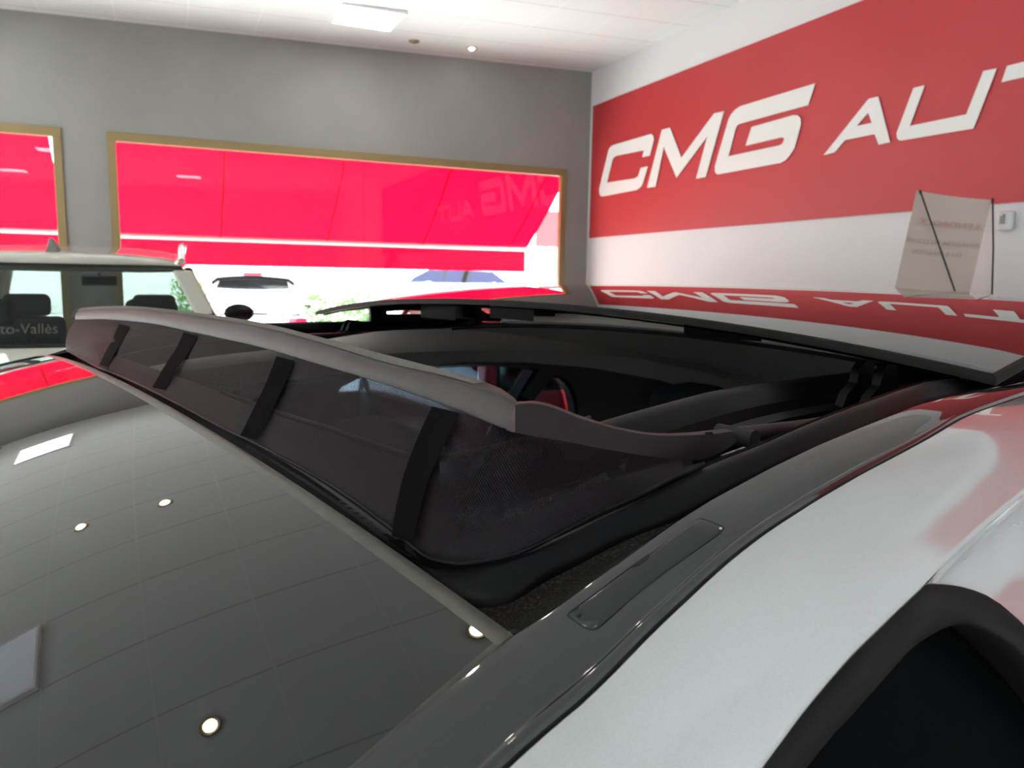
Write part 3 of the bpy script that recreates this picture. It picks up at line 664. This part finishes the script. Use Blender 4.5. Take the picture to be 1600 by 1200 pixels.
# grey lip beside the front glass
lp = []
for i in range(len(I)):
    if uvz(I[i])[1] > .24 and uvz(O[i])[0] < .175 and i < 105:
        a, b = O[i], I[i]; lp.append([b+(a-b)*.92+Zv*.0002, b+(a-b)*.6+Zv*.0035, b+(a-b)*.38+Zv*.0032, b+(a-b)*.30-Zv*.001])
if len(lp) > 4: grid('front_lip', lp, 'lip', car, sharp=75)
# dusty drain gutter between strip and seal
gut = []
gi = [(722, 925), (765, 930), (800, 925), (830, 908), (865, 886), (925, 858), (990, 826), (1060, 800), (1130, 767), (1215, 725)]
go = [(795, 988), (801, 991), (830, 975), (862, 955), (900, 927), (950, 890), (1000, 853), (1070, 807), (1140, 764), (1222, 722)]
gi = curve(gi, 50); go = curve(go, 50)
for a, b in zip(gi, go):
    A_, B_ = hs(a, -.013), hs(b, -.0045); gut.append([A_+(B_-A_)*q-Zv*.004*math.sin(math.pi*q)**1 for q in np.linspace(0, 1, 9)])
grid('drain_gutter', gut, 'dusty', car)
grid('drain_gutter', rowsmap(gut, mirror), 'dusty', car, flip=True)
q = hs((803, 989), -.003); tube('drain_hole', [q-Zv*.002, q+Zv*.0006], .0016, 'gap', car, 14)
# --- guide channel, tracks and inner lip ---------------------------------------
ch_prof = [(.2135, -.022), (.2140, -.040), (.236, -.042), (.238, -.034), (.243, -.033), (.245, -.042), (.256, -.042), (.258, -.036), (.264, -.036), (.266, -.044), (.288, -.046), (.290, -.036), (.300, -.034), (.302, -.040), (.308, -.040), (.312, -.030), (.322, -.0215), (.329, -.0185), (.334, -.0188), (.337, -.022), (.337, -.05)]
cu_ = np.linspace(.235, 1.10, 80)
for prof_, u0_ in ((ch_prof[:-5], .372), (ch_prof[-6:], .300)):
    crow = [[pt(u, v, S(u, .26, dz)) for v, dz in prof_] for u in np.linspace(u0_, 1.10, 80)]
    grid('guide_channel', crow, 'channel', car, sharp=35, flip=True)
    crow = [[pt(u, v, S(u, .26, dz)) for v, dz in prof_] for u in np.linspace(.235, 1.10, 80)]; grid('guide_channel', rowsmap(crow, mirror), 'channel', car, sharp=35)
for v, z, w in ((.2405, -.0325, .0022), (.261, -.0352, .003)):
    for f in (lambda p: p, mirror):
        grid('track_rail', rowsmap([[pt(u, v-w, S(u, .26, z)), pt(u, v-w, S(u, .26, z+.0012)), pt(u, v+w, S(u, .26, z+.0012)), pt(u, v+w, S(u, .26, z))] for u in np.linspace(.375, 1.05, 60)], f), 'alu', car, sharp=35)
# front frame of the opening down to the cabin edge
lipline = curve([on_u((175, 554), .2225), on_u((250, 579), .2215), on_u((330, 607), .222), on_u((420, 640), .222), on_u((500, 666), .2215), on_u((600, 700), .2215), on_u((640, 714), .2225), on_u((672, 716), .2265), on_v((712, 713), .352), on_v((770, 700), .350), on_v((830, 685), .347)], 60)
bot = [pt(u, v, z) for u, v, z in [uvz(p) for p in lipline]]
q0 = [i for i in range(len(I)) if uvz(I[i])[1] < 1.2][0]
inn = curve([p-Zv*.006 for p in I[q0:] if uvz(p)[1] > .292 and uvz(p)[0] < .2], 60)
full_lip = lipline; lipline = curve([p for p in lipline if uvz(p)[1] > .36 and uvz(p)[0] < .2235] , 60)
tube('frame_edge', full_lip[-30:]+[on_v((875, 672), .339), on_v((922, 654), .335)], .0022, 'lip', car, 8)
grid('front_frame', [[inn[i]*(1-q)+lipline[i]*q+Zv*(-.012*math.sin(math.pi*q)) for i in range(60)] for q in np.linspace(0, 1, 8)]+[[p+Zv*.0 + Uv*.002-Zv*.012 for p in lipline]], 'lip', car, sharp=60)
# --- sliding glass panel --------------------------------------------------------
def pan_z(u, v): a = u-.8; b = v-VM; return PN[0]+PN[1]*a+PN[2]*a*a+PN[3]*b*b+PN[4]*b**4+PN[5]*a*b*b+PN[10]*b
def pan_pt(q, s, dz=0, inset=0):
    v = VM+s*(HW-inset); b = (v-VM)/HW; u0 = PN[6]-PN[8]*(1-b*b)+inset; u1 = PN[7]-PN[9]*(1-b*b)-inset; u = u0+(u1-u0)*q
    return pt(u, v, pan_z(u, v)+dz)
S_ = np.linspace(-1, 1, 61); Q_ = np.linspace(0, 1, 40)
sg = grid('sliding_glass', [[pan_pt(q, s, 0, .004) for s in S_] for q in Q_], 'gloss_black', car, thick=.005, flip=True)
rim = []
for q, s in [(0, s) for s in S_]+[(q, 1) for q in Q_[1:]]+[(1, s) for s in S_[::-1][1:]]+[(q, -1) for q in Q_[::-1][1:]]:
    rim.append([pan_pt(q, s, 0, .004), pan_pt(q, s, -.0002, .001), pan_pt(q, s, -.0015, 0), pan_pt(q, s, -.0065, 0), pan_pt(q, s, -.0075, .006)])
rim.append(rim[0]) if False else None
grid('glass_rim', rim, 'edge', sg, sharp=50)
grid('under_frame', [[pan_pt(q, s*.985, -.0065-.006*min(1, 6*min(q, 1-q)), .006) for s in S_] for q in Q_], 'channel', sg, flip=True)
wb_ = [[pan_pt(0, s, -.0085, .0025), pan_pt(0, s, -.0098, .004), pan_pt(0, s, -.0108, .010), pan_pt(0, s, -.010, .014)] for s in np.linspace(-.97, .97, 61)]
grid('front_seal', wb_, 'strap', sg, sharp=60)
# lift arms and carriages
def lift(u, v, f=lambda p: p):
    z0 = S(u, .26, -.038); z1 = pan_z(max(u, .6), VM-HW+.05)-.012; pts = [(u-.035, z0), (u+.045, z0), (u+.045, z0+.010), (u+.018, z0+.014), (u+.012, z1), (u-.002, z1+.002), (u-.010, z1-.004), (u-.014, z0+.020), (u-.028, z0+.012)]
    return grid('lift_arm', [[f(pt(a, v+d, b)) for a, b in pts] for d in (0, .007)], 'channel', sg, closed=True)
for f in (lambda p: p, mirror):
    for u, v in ((.60, .272), (.60, .290), (.86, .272), (.98, .290)): lift(u, v, f)
for v_ in (.50, .86, 1.05):                      # dark mechanism blocks below the panel
    grid('roof_bow', [[pt(u, v_+d, pan_z(.72, v_)-.045+.034*k) for d in (-.05, .05)] for u, k in ((.70, 0), (.70, 1), (.74, 1), (.74, 0))], 'channel', sg, closed=True)
# --- wind deflector ----------------------------------------------------------------
df = empty('wind_deflector', tuple(up(pt(.2, VM, -.1)))); adopt(df, car)
UB = .200
def bar_pt(p, du):
    if p[0] <= 806: return on_u(p, UB+du)
    return on_v(p, .2405+du*.6)
top = [(119, 487), (126, 482), (160, 479), (206, 478.5), (250, 482), (300, 488), (400, 503), (500, 527), (600, 554), (700, 580), (772, 602), (800, 619), (809, 628)]
cre = [(118, 491), (126, 487), (160, 484), (206, 484), (250, 488), (300, 495), (400, 512), (500, 538), (600, 569), (700, 592), (765, 613), (796, 624), (806, 632)]
bot_ = [(118, 499), (126, 499), (169, 499), (225, 504), (270, 512), (300, 519), (400, 541), (500, 570), (600, 600), (700, 635), (750, 655), (790, 671), (806, 676)]
n = 90; T1 = curve([bar_pt(p, .014) for p in top], n); T2 = curve([bar_pt(p, .003) for p in cre], n); T3 = curve([bar_pt(p, 0) for p in bot_], n)
rows = []
for a, b, c in zip(T1, T2, T3):
    d = a-Zv*.012; rows.append([a-Zv*.0015+Uv*.001, a, b+(a-b)*.12+Zv*.0004, b, b+(c-b)*.10-Uv*.0004, c+(b-c)*.08-Uv*.0006, c, c+Uv*.004-Zv*.0002, d])
grid('bar', rows, 'bar', df, closed=True, sharp=50)
M['bar_dusty'] = mat('dusty_grey_plastic', (.11, .10, .09), .75, spec=.3, noise=(60, (.13, .12, .11), .35, .75))
grid('dusty_top', [[r[1]+Zv*.0002, r[1]*.5+r[2]*.5+Zv*.0004, r[2]+Zv*.0003] for r in rows[:-3]], 'bar_dusty', df)
c0, c1 = rows[int(n*.865)], rows[int(n*.865)+1]
tube('bar_joint', [c0[1]+Zv*.0001, c0[2]+Zv*.0001], .0003, 'gap', df, 6)
at_ = [(805, 627), (820, 627), (832, 626), (850, 629), (867, 634), (890, 643), (911, 651), (964, 667), (1016, 676), (1069, 676), (1121, 671), (1142, 669), (1152, 673)]
ac_ = [(805, 633), (820, 631), (832, 631), (850, 634), (867, 639), (890, 648), (911, 656), (964, 671), (1016, 680), (1069, 681), (1121, 678), (1142, 675), (1152, 679)]
ab_ = [(805, 676), (830, 681), (850, 684), (885, 690), (910, 695), (935, 700), (964, 705), (1016, 713), (1050, 717), (1085, 719), (1110, 715), (1135, 702), (1152, 690)]
A1_ = curve([on_v(p, .252) for p in at_], 60); A2_ = curve([on_v(p, .2435) for p in ac_], 60); A3_ = curve([on_v(p, .2405) for p in ab_], 60)
arm = [[a-Zv*.001, a, b+Zv*.0002, b+(c-b)*.12, c+(b-c)*.1, c, c+Vv*.006, a-Zv*.006+Vv*.001] for a, b, c in zip(A1_, A2_, A3_)]
for f, g in ((lambda p: p, 0), (mirror, 1)):
    a_ = grid('arm', rowsmap(arm, f), 'arm', df, closed=True, sharp=50)
    hb = f(on_v((1150, 681), .246)); tube('hinge', [hb-Vv*.012, hb+Vv*.012], .0052, 'gap', a_, 16)
    te = [f(on_v(p, v)) for p, v in (((1152, 681), .246), ((1200, 675), .247), ((1262, 667), .25), ((1330, 655), .252))]
    tube('arm_tube', curve(te, 24), .0050, 'arm', a_, 14)
q = on_v((1098, 677), .247); MBs = [[on_v(p, v) for p, v in (((1100, 674), .250), ((1110, 673), .250), ((1110, 680), .2425), ((1100, 681), .2425))]]
plate('arm_slot', [[(1100, 675), (1112, 674), (1113, 679.5), (1101, 680.5)]], 'gap', a_ if False else df, lambda a, b: up(on_v((a, b), .2425)-Vv*.0006))
# the net between bar and seal
ntop = curve(T3[:-2]+[p for p in A3_[4:46]], 170); k0 = [i for i in range(len(I)) if I[i] is not None][0]
far = [mirror(p) for p in I if uvz(p)[1] < .26 and uvz(p)[0] < .2][::-1]
nbot_px = [p for p in s_in if p[0] < 1060]+[(1075, 741), (1100, 728)]
nb = [on_u((103, 548), .178), on_u((128, 562), .172)]+[hs(p, -.0035) for p in nbot_px]
nbot = curve(nb, 170)
nrows = [[nbot[i]+(ntop[i]-nbot[i])*q+(Uv*-.004*math.sin(math.pi*q)) for i in range(170)] for q in np.linspace(0, 1, 14)]
nt2 = grid('net', nrows, 'net', df, uv=True)
tube('net_hem', [p+Zv*.001 for p in nbot[8:]], .0009, 'rubber', df, 6)
def strap(px_top, px_bot, w0, w1):
    def netpt(x, y):                              # where a sight line meets the net
        r = ray(x, y); best = None
        P = np.array(nrows); d = P/np.linalg.norm(P, axis=2, keepdims=True); k = np.argmax(d@r); i, j = divmod(k, 170)
        return r, np.linalg.norm(P[i, j])
    cs, ds, ws = [], [], []
    for q in np.linspace(0, 1, 14):
        i = q*(len(px_top)-1); a = int(min(i, len(px_top)-2)); f_ = i-a; c = np.array(px_top[a])*(1-f_)+np.array(px_top[a+1])*f_
        cs.append(c); ws.append(w0+(w1-w0)*q); ds.append([netpt(c[0]+k*ws[-1], c[1]+k*ws[-1]*.25)[1] for k in (-1, 0, 1)])
    qs = np.linspace(0, 1, 14); dc = [np.polyval(np.polyfit(qs, [d[k] for d in ds], 2), qs) for k in range(3)]
    rows_ = [[ray(c[0]+k*w, c[1]+k*w*.25)*(dc[k+1][n_]-.0045) for k in (-1, 0, 1)] for n_, (c, w) in enumerate(zip(cs, ws))]
    return grid('strap', rows_, 'strap', nt2)
strap([(194, 508), (181, 536), (171, 552), (160, 574)], None, 8, 6)
strap([(298, 522), (284, 550), (268, 572), (247, 607)], None, 11, 9)
strap([(446, 560), (430, 600), (408, 645), (388, 684)], None, 14, 13)
strap([(697, 640), (672, 690), (648, 750), (632, 820), (628, 842)], None, 22, 16)
# --- white bodywork ----------------------------------------------------------------
cr = [(1175, 1200), (1250, 1100), (1325, 1012), (1425, 917), (1475, 867), (1550, 800), (1600, 760)]
VC = .128
ck = sorted([tuple(uvz(on_v(p, VC))[[0, 2]]) for p in cr])
ckd = [edge_z(u)-z for u, z in ck]; cku = [u for u, z in ck]
def crease_z(u): return edge_z(u)-float(np.interp(u, [-.3, -.05]+cku+[.6, 1.2, 2.2], [.085, .072]+ckd+[.030, .045, .08]))
def band_row(u):
    w = strip_w(u); v0 = vin(u)-w-.0022; z0 = strip_z(u, v0)-.0006; v1 = VC; z1 = crease_z(u); d = z0-z1; k = (v0-v1)
    row = [pt(u, v0+.0016, z0-.007), pt(u, v0+.0004, z0-.0016), pt(u, v0, z0)]
    for q in np.linspace(.06, 1, 15):
        # falls away slowly, then turns down at the crease
        row.append(pt(u, v0-k*q, z0-d*(.62*q+.38*q**2.6)+.0035*math.sin(math.pi*q)))
    row.append(pt(u, v1-.0012, z1-.0022)); row.append(pt(u, v1-.0004, z1-.0050)); row.append(pt(u, v1+.004, z1-.0065)); return row
bu = np.r_[np.linspace(-.22, .7, 110), np.linspace(.72, 1.9, 40)]
BR = [band_row(u) for u in bu]
grid('roof_rail_body', BR, 'paint_white', car, sharp=75, flip=True)
grid('roof_rail_body', rowsmap(BR, mirror), 'paint_white', car, sharp=75)
def side_v(u, z):                                 # side of the car below the crease, outwards = smaller v
    s = max(crease_z(u)-.0065-z, 0); return VC+.004+.009*math.sin(math.pi*min(s/.06, 1))-.26*s-1.0*s*s if s < .42 else VC+.004-.1092-.1764-.14*min(s-.42, .4)
def hit_side(p, k=0.):
    r = ray(*p); a, b = .1, 3.
    ts = np.linspace(.1, 3, 600); prev = ts[0]
    for t in ts[1:]:
        q = r*t; 
        if q@Vv-(side_v(q@Uv, q[2])+k) > 0:
            a, b = prev, t
            for _ in range(25):
                m = (a+b)/2; q = r*m
                if q@Vv-(side_v(q@Uv, q[2])+k) > 0: b = m
                else: a = m
            return r*a
        prev = t
    return r*3
s_o = [(1180, 1188), (1215, 1143), (1255, 1096), (1330, 1009), (1380, 960), (1415, 929), (1435, 917), (1465, 914), (1507, 919), (1550, 937), (1600, 980)]
s_i = [(1252, 1198), (1296, 1148), (1342, 1096), (1400, 1032), (1437, 1001), (1475, 980), (1500, 976), (1530, 983), (1562, 1001), (1600, 1034)]
so3 = [uvz(hit_side(p)) for p in s_o]; si3 = [uvz(hit_side(p, .004)) for p in s_i]
def side_pt(u, z, k=0): return pt(u, side_v(u, z)+k, z)
eo, ei = so3[-1], si3[-1]
print('arch', [tuple(np.round(q, 3)) for q in so3], [tuple(np.round(q, 3)) for q in si3])
arch_tail = [(eo[0]+.045, eo[2]-.045), (eo[0]+.10, eo[2]-.13), (eo[0]+.13, eo[2]-.24), (eo[0]+.135, -.56)]
seal_o = [side_pt(u, crease_z(u)-.007) for u in (-.22, -.05, .08, .16)]+[side_pt(q[0], min(q[2], crease_z(q[0])-.0065)) for q in so3]+[side_pt(u, z) for u, z in arch_tail]
_d = crease_z(si3[0][0])-si3[0][2]; seal_i = [side_pt(u, crease_z(u)-_d, .004) for u in (-.22, -.05, .07, .15)]+[side_pt(q[0], q[2], .004) for q in si3]+[side_pt(ei[0]+.03, ei[2]-.04, .004), side_pt(ei[0]+.065, ei[2]-.12, .004), side_pt(ei[0]+.085, ei[2]-.22, .004), side_pt(ei[0]+.088, -.56, .004)]
SO, SI = curve(seal_o, 120), curve(seal_i, 120)
rows = []
for a, b in zip(SO, SI):
    n_ = nrm(-Vv+Zv*.35); w = np.linalg.norm(a-b); rows.append([a+Vv*.006]+[a+(b-a)*q+n_*(w*.16*math.sin(math.pi*q)**.7+.001) for q in np.linspace(0.001, .999, 11)]+[b+Vv*.015, b+(b-a)*.02+Vv*.04])
grid('door_seal', rows, 'seal', car, sharp=80, flip=True)
# bodywork between crease and door opening, then the rear quarter and the lower side
so_uv = [uvz(p) for p in SO]
def arch_z(u):
    c = [q for q in so_uv if q[0] >= .30]; return float(np.interp(u, [q[0] for q in c], [q[2] for q in c]))
ue = eo[0]+.135
qr = []
for u in np.linspace(.31, ue, 70):
    z0, z1 = crease_z(u)-.0064, min(arch_z(u), crease_z(u)-.0066); qr.append([side_pt(u, z0+(z1-z0)*q) for q in np.linspace(0, 1, 16)])
for u in np.linspace(ue+.01, 2.05, 40): qr.append([side_pt(u, crease_z(u)-.0064+(-.56-crease_z(u)+.0064)*q) for q in np.linspace(0, 1, 16)])
grid('rear_quarter', qr, 'paint_white', car, sharp=80, flip=True)
def flare(u, z): return side_pt(u, z)-Vv*.05*(math.exp(-((u-1.55)/.33)**2)+math.exp(-((u+1.0)/.33)**2))*max(0, 1-abs((z+.85)/.4))
def arches(u, z):                                  # keep the metal above the wheels
    for c in (-1.0, 1.55):
        d = .36**2-(u-c)**2
        if d > 0: z = max(z, -1.27+math.sqrt(d))
    return z
lo = [[flare(u, arches(u, -.56-.80*q)) for q in np.linspace(0, 1, 16)] for u in np.linspace(-1.75, 2.15, 110)]
grid('lower_side', lo, 'paint_white', car, sharp=80, flip=True)
def mir0(p): u, v, z = uvz(np.asarray(p)); return pt(u, 2*VM-v, z)
grid('lower_side', rowsmap(lo, mir0), 'paint_white', car, sharp=80)
# windscreen, bonnet, tail and wheels complete the car
def across(u, zt, n=21, vw=None, drop=.05):
    v0 = side_v(max(min(u, 2.05), -.2), zt) if vw is None else VM-vw; h = VM-v0
    return [pt(u, VM+h*s, zt-drop*abs(s)**3) for s in np.linspace(-1, 1, n)]
ws = []
for q in np.linspace(0, 1, 14):
    u = -.225-.62*q; z = glass_z(-.22, VM)*(1-q)-.60*q+.05*math.sin(math.pi*q); h = half_w(-.22)*(1-q)+.72*q
    e = glass_z(-.22, VM-half_w(-.22)); ze = e*(1-q)-.66*q+.05*math.sin(math.pi*q)
    ws.append([pt(u+.05*s*s*q, VM+h*s, z+(ze-z)*s*s) for s in np.linspace(-1, 1, 31)])
grid('windscreen', ws, 'car_glass_dark', car, thick=.004)
for f in (lambda p: p, mir0):
    e = glass_z(-.22, VM-half_w(-.22)); pil = []
    for q in np.linspace(0, 1, 14):
        u = -.225-.62*q+.05*q; h = half_w(-.22)*(1-q)+.72*q; z = e*(1-q)-.66*q+.05*math.sin(math.pi*q); pil.append([pt(u, VM-h, z), pt(u+.02, VM-h-.035-.02*q, z-.01), pt(u+.05, VM-h-.06-.03*q, z-.05), pt(u+.07, VM-h-.03, z-.06)])
    grid('front_pillar', pil, 'paint_white', car)
hd = [across(-.86-.9*q, -.62-.10*q-.30*q**3, 25, .80-.10*q*q, .12) for q in np.linspace(0, 1, 18)]
hd += [across(-1.78-.05*q, -1.02-.30*q, 25, .70, .05) for q in (.3, .7, 1)]
grid('bonnet', hd, 'paint_white', car, flip=True)
tl2 = [[pt(u, VM+(VM-VC)*s, crease_z(1.9)+(.05+edge_z(1.9)-crease_z(1.9))*(1-s*s)-(u-1.9)*k) for s in np.linspace(-1, 1, 25)] for u, k in ((1.88, 0), (1.95, .8), (2.05, 1.3), (2.15, 1.9), (2.22, 2.3))]
tl2 += [[pt(2.22+.03*q, VM+(.62+.1*q)*s, -.95-.4*q) for s in np.linspace(-1, 1, 25)] for q in (0, 1)]
grid('tailgate', tl2, 'paint_white', car)
roof_r = [[pt(u, vin(u)+(2*VM-2*vin(u))*s, S(u, vin(u)+(2*VM-2*vin(u))*s)) for s in np.linspace(0, 1, 31)] for u in np.linspace(1.08, 1.9, 24)]
grid('rear_roof', roof_r, 'gloss_black', car, thick=.004, flip=True)
for u in (-1.0, 1.55):
    for s in (-1, 1):
        c = pt(u, VM+s*.80, -1.27); w = tube('wheel', [c-Vv*s*.17, c-Vv*s*.16, c+Vv*s*.05, c+Vv*s*.06], [.30, .325, .325, .30], 'tyre', car, 40)
        tube('rim', [c+Vv*s*.055, c+Vv*s*.066], [.21, .19], 'rim', w, 30)
# --- cabin -----------------------------------------------------------------------------
hb_u = [-.3, .5, .893, 1.063, 1.207, 1.485, 1.738, 1.95]; hb_z = [-.42, -.185, -.176, -.169, -.182, -.219, -.254, -.33]
def hb(u): return float(np.interp(u, hb_u, hb_z))
hl = []
for u in np.linspace(.0, 1.92, 60):
    t = S(u, 1.10); hl.append([pt(u, 1.1005, t+float(np.interp(u, [.45, .535, .63, .75], [-.050, -.038, -.028, -.027]))), pt(u, 1.100, t-.066), pt(u, 1.13, t-.069), pt(u, 1.19, S(u, 1.19)-.073), pt(u, 1.245, S(u, 1.245)-.082), pt(u, 1.285, hb(u)*.55+(S(u, 1.245)-.078)*.45), pt(u, 1.302, hb(u)*.9+(S(u, 1.245)-.078)*.1), pt(u, 1.306, hb(u)), pt(u, 1.325, hb(u)-.004)])
grid('headliner', hl, 'headliner', car); grid('inner_trim', rowsmap([r[1:4] for r in hl], mir0), 'cabin', car, flip=True)
rh = [[pt(u, v, S(u, v)-.026-.026*min(1, (u-.76)*3)) for v in np.linspace(.18, 1.26, 40)] for u in np.linspace(.76, 1.9, 40)]
grid('headliner', rh, 'headliner', car)
cas = [[pt(.745, v, S(.745, v)-.008), pt(.738, v, S(.74, v)-.014), pt(.738, v, S(.74, v)-.020), pt(.748, v, S(.75, v)-.0235), pt(.762, v, S(.76, v)-.024)] for v in np.linspace(.33, .93, 30)]
grid('shade_cassette', cas, 'headliner', car, sharp=60, flip=True)
grid('shade_slot', [[pt(.763, v, S(.76, v)-.021), pt(.763, v, S(.76, v)-.030)] for v in np.linspace(.33, 1.1, 30)], 'gap', car)
door_w = [(.600, -.34), (.628, -.284), (.650, -.24), (.673, -.207), (.72, -.192), (.80, -.187), (.928, -.187), (1.031, -.190), (1.158, -.206), (1.127, -.273), (1.06, -.45), (1.05, -.47), (.60, -.47)]
quar_w = [(1.219, -.223), (1.245, -.230), (1.268, -.242), (1.292, -.262), (1.313, -.287), (1.330, -.315), (1.345, -.345), (1.357, -.40), (1.35, -.43), (1.12, -.45), (1.184, -.281)]
outl = [(u, hb(u)+.02) for u in np.linspace(-.3, 1.92, 30)]+[(2.0, -.56), (2.0, -1.34), (-.85, -1.34), (-.85, -.62)]
side = plate('far_side_panel', [outl, door_w, quar_w], 'cabin', car, lambda a, b: up(pt(a, 1.35+.10*max(0, min(1, (-.2-b)/.3)), b)), .03)
outw = plate('far_body_side', [[(u, crease_z(u)) for u in np.linspace(-.2, 1.9, 30)]+[(2.05, -.56), (-.85, -.62)], [(a+(a-.9)*.04, b+(-.0 if b > -.3 else .0)) for a, b in door_w], quar_w], 'paint_white', car, lambda a, b: up(pt(a, 2*VM-side_v(max(min(a, 2.05), -.2), b), b)))
plate('pale_door_trim', [[(783, 806), (793, 796), (812, 789), (850, 777), (900, 760), (945, 738), (954, 748), (915, 762), (860, 781), (825, 796), (812, 808), (800, 812)]], 'light_trim', side, lambda a, b: up(on_v((a, b), 1.325)))
plate('pale_door_trim', [[(966, 729), (975, 724), (994, 735), (982, 742)]], 'light_trim', side, lambda a, b: up(on_v((a, b), 1.325)))
plate('pale_door_trim', [[(978, 722), (990, 720), (1003, 727), (1000, 733)]], 'light_trim', side, lambda a, b: up(on_v((a, b), 1.325)))
plate('pale_door_trim', [[(1006, 729), (1022, 721), (1040, 718), (1035, 724), (1008, 735)]], 'light_trim', side, lambda a, b: up(on_v((a, b), 1.325)))
grid('cabin_floor', [[pt(u, v, -1.30) for v in np.linspace(.12, 1.34, 3)] for u in (-.85, 2.05)], 'cabin', car)
grid('rear_bulkhead', [[pt(1.93, v, z) for v in (.15, 1.32)] for z in (-.30, -1.30)], 'cabin', car)
dsh = [[pt(-.84+d, v, z) for v in np.linspace(.08, 1.36, 12)] for d, z in ((0, -.66), (.12, -.62), (.32, -.64), (.40, -.72), (.38, -1.0))]
grid('dashboard', dsh, 'cabin', car, sharp=60)
def seat_at(u, v, name='seat'):
    def sq(uu, vv, z, a, b, e=.45):
        return [pt(uu+a*abs(math.cos(t))**e*math.copysign(1, math.cos(t)), vv+b*abs(math.sin(t))**e*math.copysign(1, math.sin(t)), z) for t in np.linspace(0, 2*math.pi, 28, endpoint=False)]
    s = grid('seat', [sq(u+.10-.10*((z+.85)/-.5 if 0 else 0)-(z+.35)*-.0, v, z, .05+.02*math.sin((z+1)*3), .20*(1-.25*max(0, (z+.55)/.2)**2)) for z in np.linspace(-.95, -.36, 12)], 'seat', car, closed=True, sharp=70)
    grid('headrest', [sq(u+.09, v, -.345+.13*q, .045*math.sqrt(max(1-(2*q-1)**4, .05)), .125*math.sqrt(max(1-(2*q-1)**4, .08)), .6) for q in np.linspace(0.0, 1, 10)], 'seat', s, closed=True, sharp=70)
    grid('cushion', [sq(u-.16, v, z, .26, .23, .4) for z in (-1.06, -1.04, -.93, -.90)], 'seat', s, closed=True, sharp=50)
hp = uvz(on_v((597, 680), 1.02)); print('headrest', hp)
for u, v in ((hp[0]-.09, 1.02), (hp[0]-.09, .44), (1.25, 1.0), (1.25, .45)): seat_at(u, v)
bl = [on_v(p, 1.26) for p in [(655, 655), (700, 640)]]

dw = [[side_pt(u, crease_z(u)-.012+(-.56-crease_z(u))*q, .03) for q in np.linspace(0, 1, 12)] for u in np.linspace(-.22, ue+.02, 40)]
M['cabin_dark'] = mat('dark_cabin_sheet', (.0006, .0012, .0014), .5, spec=.02)
grid('door_dark_sheet', dw, 'cabin_dark', car, thick=.004, flip=True)  # black sheet added in the door opening, stands in for the dark cabin

for w_ in (door_w, quar_w): plate('door_glass', [w_], 'door_glass', side, lambda a, b: up(pt(a, 1.372+.10*max(0, min(1, (-.2-b)/.3)), b)))

gear = [[(578, 476), (640, 470), (760, 471), (860, 478), (930, 486), (930, 505), (740, 502), (600, 502), (578, 502)], [(603, 487), (635, 484.5), (672, 487), (672, 490.5), (603, 490.5)], [(699, 480), (722, 480), (722, 489), (699, 489)], [(746, 481), (775, 483), (806, 486), (760, 490)]]
plate('side_frame', gear, 'channel', sg, lambda a, b: up(on_v((a, b), 1.19)), .006)
